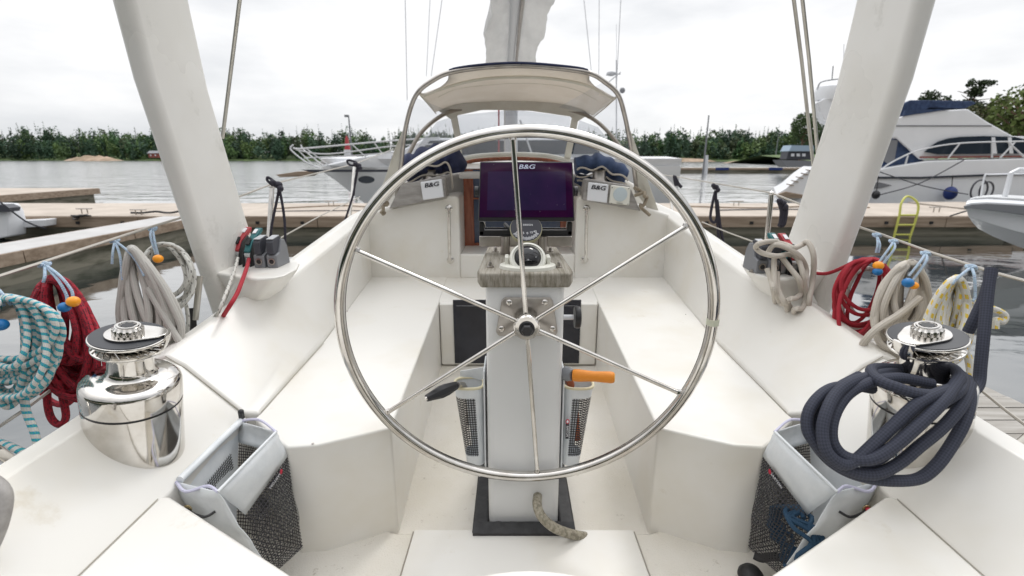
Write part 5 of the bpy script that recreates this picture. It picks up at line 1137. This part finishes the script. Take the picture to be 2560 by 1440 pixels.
strap(t, (2314, 634), [[(2300, 655), (2272, 690)], [(2316, 652), (2282, 700)]], T - .03, [(2270, 707, BLBALL, .0165), (2285, 714, ORBALL, .013)])
T = 1.42
P = coil(2372, 805, 62, 112, 18, T, 34, rot=.2, squeeze=.45, jit=.25, fan=1.0, thick=.08)
t = hank('r3', P, .0105, R_YEL, 'white rope with yellow flecks in a hank behind the right winch', PT(2380, 720, T), 10, 4)
obj('loose_tail', MB().tube(smooth_path([PT(2395, 740, T), PT(2440, 760, T), PT(2490, 775, T), PT(2512, 790, T), PT(2505, 805, T), PT(2490, 800, T), PT(2488, 822, T)], 5), .0098, 10), R_YEL, t)
obj('loose_tail', MB().tube(smooth_path([PT(2405, 860, T), PT(2422, 900, T), PT(2428, 950, T)], 5), .0098, 10), R_YEL, t)
strap(t, (2428, 668), [[(2400, 690), (2380, 710)], [(2436, 690), (2438, 740), (2432, 752)]], T - .03, [])
# beige rope draped over the right clutches
def PP(l, t0, dd=None): return [PT(u, v, (t if t else t0)) for u, v, t in [(q + (None,))[:3] for q in l]]
th = thing('draped_rope', PT(1940, 640, 1.9), 'cream rope draped in loops over the right clutches', 'rope')
for l in ([(1944, 604), (1920, 604), (1896, 610), (1890, 620), (1905, 632), (1940, 640), (1975, 636), (1996, 650), (2008, 690), (2014, 740), (2006, 770), (1985, 775)],
          [(1935, 605), (1965, 612), (1985, 620), (2005, 612), (2020, 606), (2034, 640), (2032, 700), (2022, 760)],
          [(1936, 640), (1935, 680), (1938, 720), (1950, 755), (1966, 765)], [(1952, 640), (1975, 670), (1998, 700), (2003, 730), (1990, 745), (1970, 752)], [(1943, 680), (1945, 720), (1958, 752), (1974, 766)], [(1918, 672), (1928, 700), (1934, 730)], [(1916, 640), (1938, 612), (1990, 632), (2015, 670), (2010, 715)]):
    l = l + [(l[-1][0] + 6, l[-1][1] + 34)]; obj('rope_loop', MB().tube(smooth_path([PT(u, v, 1.84 - .02 * (i % 3) + (.16 if i == len(l) - 1 else 0)) for i, (u, v) in enumerate(l)], 6), .0098, 10), R_BEIGE2, th)
# lines leading out of the left clutches
rope('control_line', [PT(622, 648, 1.98), PT(617, 668, 1.90), PT(606, 700, 1.80), PT(592, 735, 1.72), PT(574, 765, 1.68), PT(556, 795, 1.76), PT(545, 830, 1.9)], .0075, R_RED2, 'red line running from the left clutch down over the coaming')
rope('control_line', [PT(594, 645, 1.98), PT(589, 666, 1.92), PT(574, 710, 1.82), PT(560, 745, 1.74), PT(546, 780, 1.72), PT(528, 806, 1.80), PT(515, 850, 1.95)], .006, R_BLKF, 'white flecked line running from the left clutch with the red lever')
# thick navy line on the right winch
th = thing('dock_line', PT(2200, 1000, 1.1), 'thick navy dock line looped around the right winch', 'rope')
r = .0125
NV = [[(2478, 672, 1.20), (2470, 730, 1.19), (2460, 830, 1.17), (2452, 910, 1.16), (2446, 960, 1.15), (2424, 984, 1.13), (2400, 990, 1.12), (2370, 985, 1.16)],
      [(2480, 678, 1.22), (2462, 740, 1.22), (2435, 800, 1.22), (2420, 830, 1.23)],
      [(2300, 925, 1.20), (2200, 920, 1.17), (2178, 928, 1.13), (2195, 950, 1.08), (2240, 968, 1.05), (2300, 985, 1.04), (2360, 985, 1.06), (2395, 960, 1.09), (2392, 930, 1.13), (2370, 915, 1.17)],
      [(2398, 935, 1.12), (2390, 965, 1.07), (2340, 985, 1.04), (2290, 1012, 1.03), (2240, 1058, 1.03), (2190, 1105, 1.03), (2140, 1150, 1.03), (2105, 1160, 1.03), (2068, 1130, 1.03), (2056, 1080, 1.04), (2066, 1030, 1.05), (2090, 985, 1.07), (2130, 955, 1.09), (2190, 938, 1.13), (2240, 930, 1.18)],
      [(2425, 960, 1.11), (2405, 1010, 1.06), (2360, 1065, 1.04), (2300, 1115, 1.03), (2245, 1160, 1.03), (2190, 1185, 1.03), (2130, 1178, 1.04), (2080, 1150, 1.05), (2040, 1110, 1.06), (2018, 1070, 1.07), (2026, 1020, 1.08), (2070, 975, 1.10), (2130, 965, 1.12), (2180, 972, 1.15)],
      [(2415, 945, 1.13), (2425, 990, 1.09), (2412, 1050, 1.06), (2380, 1110, 1.05), (2340, 1165, 1.04), (2295, 1197, 1.04), (2230, 1202, 1.04), (2170, 1195, 1.05), (2110, 1175, 1.06), (2062, 1140, 1.07), (2030, 1090, 1.09), (2035, 1030, 1.10), (2080, 980, 1.12), (2150, 940, 1.15)],
      [(2330, 960, 1.10), (2250, 945, 1.10), (2180, 955, 1.09), (2120, 985, 1.08), (2085, 1040, 1.06), (2080, 1100, 1.05), (2110, 1140, 1.04), (2170, 1150, 1.02), (2230, 1120, 1.015), (2300, 1060, 1.015), (2360, 1000, 1.03), (2400, 945, 1.08)],
      [(2405, 940, 1.13), (2398, 975, 1.06), (2350, 1010, 1.05), (2300, 1050, 1.04), (2250, 1100, 1.04), (2200, 1145, 1.04), (2150, 1165, 1.05)]]
for l in NV: obj('rope_loop', MB().tube(smooth_path([PT(*q) for q in l], 7), r, 12), R_NAVY, th)

# ---------------- mesh bags beside the helm
def uvgrid(A, B, C, D, nx, ny, mbx, bulge=(0, 0, 0), amp=0, seed=0, mi=0):
    """A top-left, B top-right, C bottom-right, D bottom-left; cloth-like grid with metric uv"""
    b = len(mbx.v); bl = Vector(bulge); w_ = (B - A).length; h_ = (D - A).length
    for j in range(ny + 1):
        for i in range(nx + 1):
            u, v = i / nx, j / ny; p = A.lerp(B, u).lerp(D.lerp(C, u), v); p = p + bl * math.sin(math.pi * u) * math.sin(math.pi * v)
            p += bl.normalized() * amp * noise.noise(Vector((u * 3 + seed, v * 4, 0))) * math.sin(math.pi * min(1, v * 1.2 + .05)) if amp and bl.length else Vector((0, 0, 0)); mbx.v.append(p)
    for j in range(ny):
        for i in range(nx):
            q = [b + j * (nx + 1) + i, b + j * (nx + 1) + i + 1, b + (j + 1) * (nx + 1) + i + 1, b + (j + 1) * (nx + 1) + i]
            mbx.face(q, [(i / nx * w_, j / ny * h_), ((i + 1) / nx * w_, j / ny * h_), ((i + 1) / nx * w_, (j + 1) / ny * h_), (i / nx * w_, (j + 1) / ny * h_)], mi)
def bag(s):
    lab = ('white vinyl bag with black net front hanging left, open at the top', 'white vinyl bag with black net front hanging right, blue line inside')[s]
    def Q(u, v, Z=None, X=None): p = PZ(u, v, Z) if Z is not None else PX(u, v, X); return p
    B1, B2 = Vector((-.842, 1.335, -.785)), Vector((-.842, 1.045, -.785))   # back top corners
    F1, F2 = Vector((-.649, 1.182, -.728)), Vector((-.700, .985, -.767))     # front flap top
    G1, G2 = Vector((-.631, 1.19, -.809)), Vector((-.690, 1.055, -.891))   # front flap bottom
    M1, M2 = Vector((-.575, 1.10, -1.035)), Vector((-.63, 1.03, -1.059))   # net bottom
    K1, K2 = Vector((-.80, 1.17, -1.05)), Vector((-.82, 1.07, -1.05))
    f = (lambda p: mir(p)) if s else (lambda p: p)
    B1, B2, F1, F2, G1, G2, M1, M2, K1, K2 = [f(p) for p in (B1, B2, F1, F2, G1, G2, M1, M2, K1, K2)]
    sx = -1 if s else 1
    t = thing('storage_bag', (B1 + B2) / 2, lab, 'bag', 'mesh storage bags at the helm')
    m = MB(); uvgrid(B1, B2, K2, K1, 8, 8, m, (.006 * sx, 0, 0), .004, 1); obj('back_panel', m, VINYL, t)
    def sol(o, th=.0025): md = o.modifiers.new('sol', 'SOLIDIFY'); md.thickness = th; md.offset = 0
    m = MB(); uvgrid(F1, F2, G2, G1, 10, 5, m, (.012 * sx, 0, 0), .004, 2); o = obj('front_flap', m, VINYL, t); sol(o)
    m = MB(); uvgrid(G1, G2, M2, M1, 14, 14, m, (.035 * sx, .0, -.01), .02, 3 + s); obj('net_front', m, NET, t)
    # forward end in vinyl curl and net side
    m = MB(); uvgrid(B1, F1, G1, K1.lerp(B1, .8), 8, 6, m, (0, .012, .0), .006, 4); o = obj('end_panel', m, VINYL, t); sol(o)
    m = MB(); uvgrid(G1, K1.lerp(B1, .8), K1, M1, 8, 8, m, (0, .03, 0), .01, 5); obj('net_end', m, NET, t)
    W2 = K2.lerp(B2, .0)
    m = MB(); uvgrid(B2, F2, M2.lerp(G2, .1), K2, 10, 10, m, (0, -.022, 0), .016, 6); o = obj('end_panel', m, VINYL, t); sol(o)
    m = MB(); uvgrid(K1, K2, M2, M1, 6, 6, m, (0, 0, -.02), .01, 7); o = obj('bottom', m, NET, t)
    m = MB()
    m.tube(smooth_path([B1, B1.lerp(F1, .5) + Vector((0, .016, .012)), F1], 5), .004, 6); obj('binding', m, PIPE, t); m = MB(); m.tube(smooth_path([B2, B2.lerp(F2, .35) + Vector((0, -.018, -.004)), B2.lerp(F2, .7) + Vector((0, .01, .0)), F2], 5), .004, 6); obj('binding', m, PIPE, t)
    m = MB(); m.tube([B1 + Vector((.010 * sx, 0, .006)), B2 + Vector((.010 * sx, 0, .006))], .010, 12).tube([F1 + Vector((0, 0, 0)), F2], .004, 8); obj('rolled_hem', m, VINYL, t)
    e = B2.lerp(F2, .38) + Vector((0, -.026, -.045)); rt = Matrix.Rotation(R(90), 3, 'X')
    m = MB(); m.lathe([(.0105, 0), (.0105, .003), (.0055, .003), (.0055, 0)], e, 20, rt); ey = obj('eyelet', m, mat('brass', (.45, .36, .2), .35, .8) if 'brass' not in bpy.data.materials else bpy.data.materials['brass'], t)
    m = MB(); m.tube(smooth_path([e + Vector((0, .004, 0)), e + Vector((.012 * sx, -.008, -.004)), e + Vector((.045 * sx, -.012, -.014)), e + Vector((.062 * sx, .004, -.012))], 5), .0032, 8); obj('elastic_cord', m, BLACK, t)
    if s: obj('red_knot', MB().ball(e + Vector((0, -.006, 0)), .007, n=8), REDINK, t)
    q = B1 + Vector((.012 * sx, -.004, .012)); obj('hook', MB().box(q, (.012, .012, .045)).ball(q + Vector((0, 0, .022)), .009, n=8), BLACK, t)
    # maker's tab: red emblem + white letters on black
    rr = (G2 - G1).normalized(); nn = Vector((sx, 0, 0)); c0 = G1.lerp(G2, .46) + nn * .016 + Vector((0, 0, .004)); up = Vector((0, 0, 1))
    if s: rr = rr
    m = MB(); a_, b_ = c0 - rr * .022, c0 + rr * .022
    m = MB().prism([a_ - up * .006, b_ - up * .006, b_ + up * .006, a_ + up * .006], nn * .001); tb = obj('maker_tab', m, INK, t)
    e0 = c0 - rr * .026; m = MB().ball(e0 + nn * .001, .0072, (.2, 1, 1), 14); obj('emblem', m, REDINK, tb)
    try: text('BARTON', .011, c0 + nn * .0016, rr if not s else rr, up if rr.cross(up).dot(nn) > 0 else -up, WHITE, tb, 'lettering', .0002)
    except Exception as ex: print(ex)
    # what is in the bag
    if s:
        rn = random.Random(9); P = []; cc_ = (M1 + M2) / 2 + Vector((.06, .0, .08))
        for k in range(80):
            a = k * .42; P.append(cc_ + Vector((rn.uniform(-.035, .035) + .01, math.cos(a) * .075, math.sin(a) * .07)))
        obj('stowed_line', MB().tube(smooth_path(P, 3), .006, 8), braid('rope_dark_blue', (.012, .05, .10)), base=P[0], label='dark blue line stuffed inside the right net bag', cat='rope')
    else:
        m = MB(); uvgrid(B1.lerp(B2, .30) + Vector((.016, 0, -.05)), B1.lerp(B2, .95) + Vector((.016, 0, -.07)), B1.lerp(B2, .95) + Vector((.018, 0, -.2)), B1.lerp(B2, .30) + Vector((.018, 0, -.2)), 4, 4, m); obj('inner_net', m, NET, t)
bag(0); bag(1)
# strap hanging under right bag
P = [PT(1885, 1388, 1.36), PT(1905, 1396, 1.35), PT(1935, 1392, 1.34), PT(1965, 1398, 1.33), PT(1985, 1412, 1.33)]
obj('bag_strap', MB().tube(smooth_path(P, 5), .011, 6), BLACKR, base=P[0], label='black crumpled strap end under the right bag', cat='strap')
q = PZ(1876, 1440, -1.135); obj('rubber_stop', MB().lathe([(.034, 0), (.033, .01), (.024, .022), (.008, .028), (.001, .028)], q, 24), BLACKR, base=q, label='black rubber dome on the helm floor at the bottom edge', cat='door stop')
q = PT(-2, 1300, .92); m = MB(); m.tube(smooth_path([PT(-60, 1195, .88), PT(-18, 1212, .87), PT(4, 1245, .86), PT(-10, 1320, .85), PT(-45, 1400, .85)], 5), [.016] * 21, 12); obj('grab_tube', m, TEAK2, base=q, label='worn grey beige grab tube at the lower left edge', cat='tube')

# ---------------- winch handle pockets on the pedestal
def pocket(s):
    lab = ('white net pocket with a black grip handle on the left of the pedestal', 'white net pocket with an orange grip handle on the right of the pedestal')[s]
    Y0 = 1.36
    def Q(u, v, y=Y0): return PY(u, v, y)
    if not s: back = [(1213, 915), (1219, 925), (1220, 1168), (1212, 1170)]; T1, T2, Bm1, Bm2 = (1137, 962), (1207, 962), (1163, 1155), (1210, 1160); netp = [(1136, 1002), (1180, 1004), (1181, 1136), (1160, 1132)]
    else: back = [(1406, 920), (1412, 940), (1408, 1165), (1400, 1160)]; T1, T2, Bm1, Bm2 = (1412, 955), (1484, 955), (1410, 1142), (1455, 1142); netp = [(1446, 990), (1478, 987), (1463, 1118), (1440, 1122)]
    xe = -.082 if not s else .156
    t = thing('handle_pocket', Q(*T1), lab, 'pocket', 'winch handle pockets on the pedestal')
    xb = xe - .002 if not s else xe
    m = MB(); z1 = Q(1212, 918).z; z0 = Q(1212, 1172).z; m.box((xb, Y0 + .03, (z0 + z1) / 2), (.005, .12, z1 - z0)); obj('mounting_board', m, VINYL, t, bev=.002)
    # body: rounded tube, flattened, tapering
    secs = []; sgn = -1 if not s else 1
    zt = Q(1170, 965).z; zb = Q(1170, 1158).z
    for k in range(9):
        f = k / 8; z = zt + (zb - zt) * f; wd = .092 * (1 - .36 * f); sec = []
        for j in range(20):
            a = 2 * math.pi * j / 20; ca, sa = math.cos(a), math.sin(a)
            sec.append((xb + sgn * (.004 + wd / 2 * (1 + math.copysign(abs(ca) ** .7, ca))), Y0 + .02 + .040 * math.copysign(abs(sa) ** .7, sa) * (1 - .2 * f), z))
        secs.append(sec)
    m = MB(); b = 0; wrap = []
    m.loft(secs, caps=False)
    # outer side faces become net
    fm = []
    for i, fc in enumerate(m.f):
        ring, j = divmod(i, 20)
        isnet = 1 <= ring <= 6 and (14 <= j <= 19 or 0 <= j <= 3)
        m.mi[i] = 1 if isnet else 0
        m.uv[i] = [(j * .011, ring * .019), ((j + 1) * .011, ring * .019), ((j + 1) * .011, (ring + 1) * .019), (j * .011, (ring + 1) * .019)]
    obj('body', m, [VINYL, bpy.data.materials.get('fine_net') or meshmat('fine_net', 215., .45)], t)
    m = MB(); m.tube([Vector(p) for p in secs[0]], .0045, 8, cyc=True); obj('rim_binding', m, YBIND, t)
    lo = [Vector(p) + Vector((0, 0, -.001)) for p in secs[-1]]; obj('bottom', MB().prism(lo, (0, 0, .004)), VINYL, t)
    if s:
        c0 = Q(1418, 1078, Y0 - .024); m = MB().box(c0, (.010, .0015, .052)); tb = obj('maker_tab', m, INK, t); e0 = c0 + Vector((0, -.001, .034)); obj('emblem', MB().ball(e0, .0072, (.85, .15, 1.2), 14), REDINK, tb)
        obj('emblem_ring', MB().ball(e0 + Vector((0, -.001, 0)), .0042, (.8, .15, 1.2), 12), WHITEP, tb)
        text('BARTON', .0095, c0 + Vector((0, -.0015, 0)), (0, 0, -1), (1, 0, 0), WHITE, tb, 'lettering', .0002)
    else:
        m = MB(); sec = [Vector(p) for p in secs[0]]
        m.prism([sec[j] + Vector((0, .0, .0)) for j in (3, 5, 7, 9)] + [sec[9] + Vector((0, 0, .045)), sec[3] + Vector((0, .01, .02))], (0, .003, 0)); obj('raised_flap', m, VINYL, t)
pocket(0); pocket(1)
# the two winch handles
t = thing('winch_crank', PT(1104, 980, 1.42), 'black gripped winch handle sticking out of the left pocket', 'winch handle', 'winch handles in the pedestal pockets')
a, b = PT(1143, 962, 1.42), PT(1066, 996, 1.36)
def along(a, b, prof_, n=16):
    d = (b - a); P = [a + d * f for f, r in prof_]; return MB().tube(P, [r for f, r in prof_], n)
obj('grip', along(a, b, [(0, .010), (.04, .0125), (.35, .0185), (.55, .019), (.93, .0115), (1, .0105)], 8), BLACK, t, bev=.001)
obj('end_pin', along(b, b + (b - a) * .03, [(0, .006), (1, .005)]), STEEL, t); obj('arm', MB().tube([a, PT(1158, 962, 1.50), PT(1170, 985, 1.60), PT(1172, 1060, 1.64)], .009, 8), STEEL2, t)
t = thing('winch_crank', PT(1480, 940, 1.42), 'orange gripped winch handle sticking out of the right pocket', 'winch handle', 'winch handles in the pedestal pockets')
a, b = PT(1432, 938, 1.43), PT(1536, 944, 1.40)
obj('grip', along(a, b, [(0, .0160), (.05, .0182), (.15, .0185), (.4, .0160), (.55, .0152), (.8, .0168), (.92, .0172), (.98, .0155), (1, .013)], 20), ORANGE, t)
obj('grip_end', along(b, b + (b - a) * .01, [(0, .0125), (1, .011)]), mat('yellow_cap', (.78, .42, .06), .5), t)
obj('neck', MB().tube([PT(1412, 932, 1.45), PT(1422, 936, 1.44), a], [.022, .021, .017], 16), GREYP, t); obj('arm', MB().tube([PT(1420, 942, 1.50), PT(1434, 980, 1.61), PT(1443, 1098, 1.64)], .012, 10), mat('orange_arm', (.45, .10, .02), .5), t)
# small fittings on the mouldings
for k, (u, v, Z) in enumerate(((782, 1109, -.779), (868, 778, -.70), (1714, 786, -.70))):
    p = PZ(u, v, Z) if k == 0 else PX(u, v, -.80 if k == 1 else .875)
    obj('screw_head', MB().ball(p, .004, (1, 1, .5), 8), STEEL2, base=p, label=('tiny screw head on the edge of the left seat', 'tiny screw at the foot of the left backrest', 'tiny screw at the foot of the right backrest')[k], cat='screw')
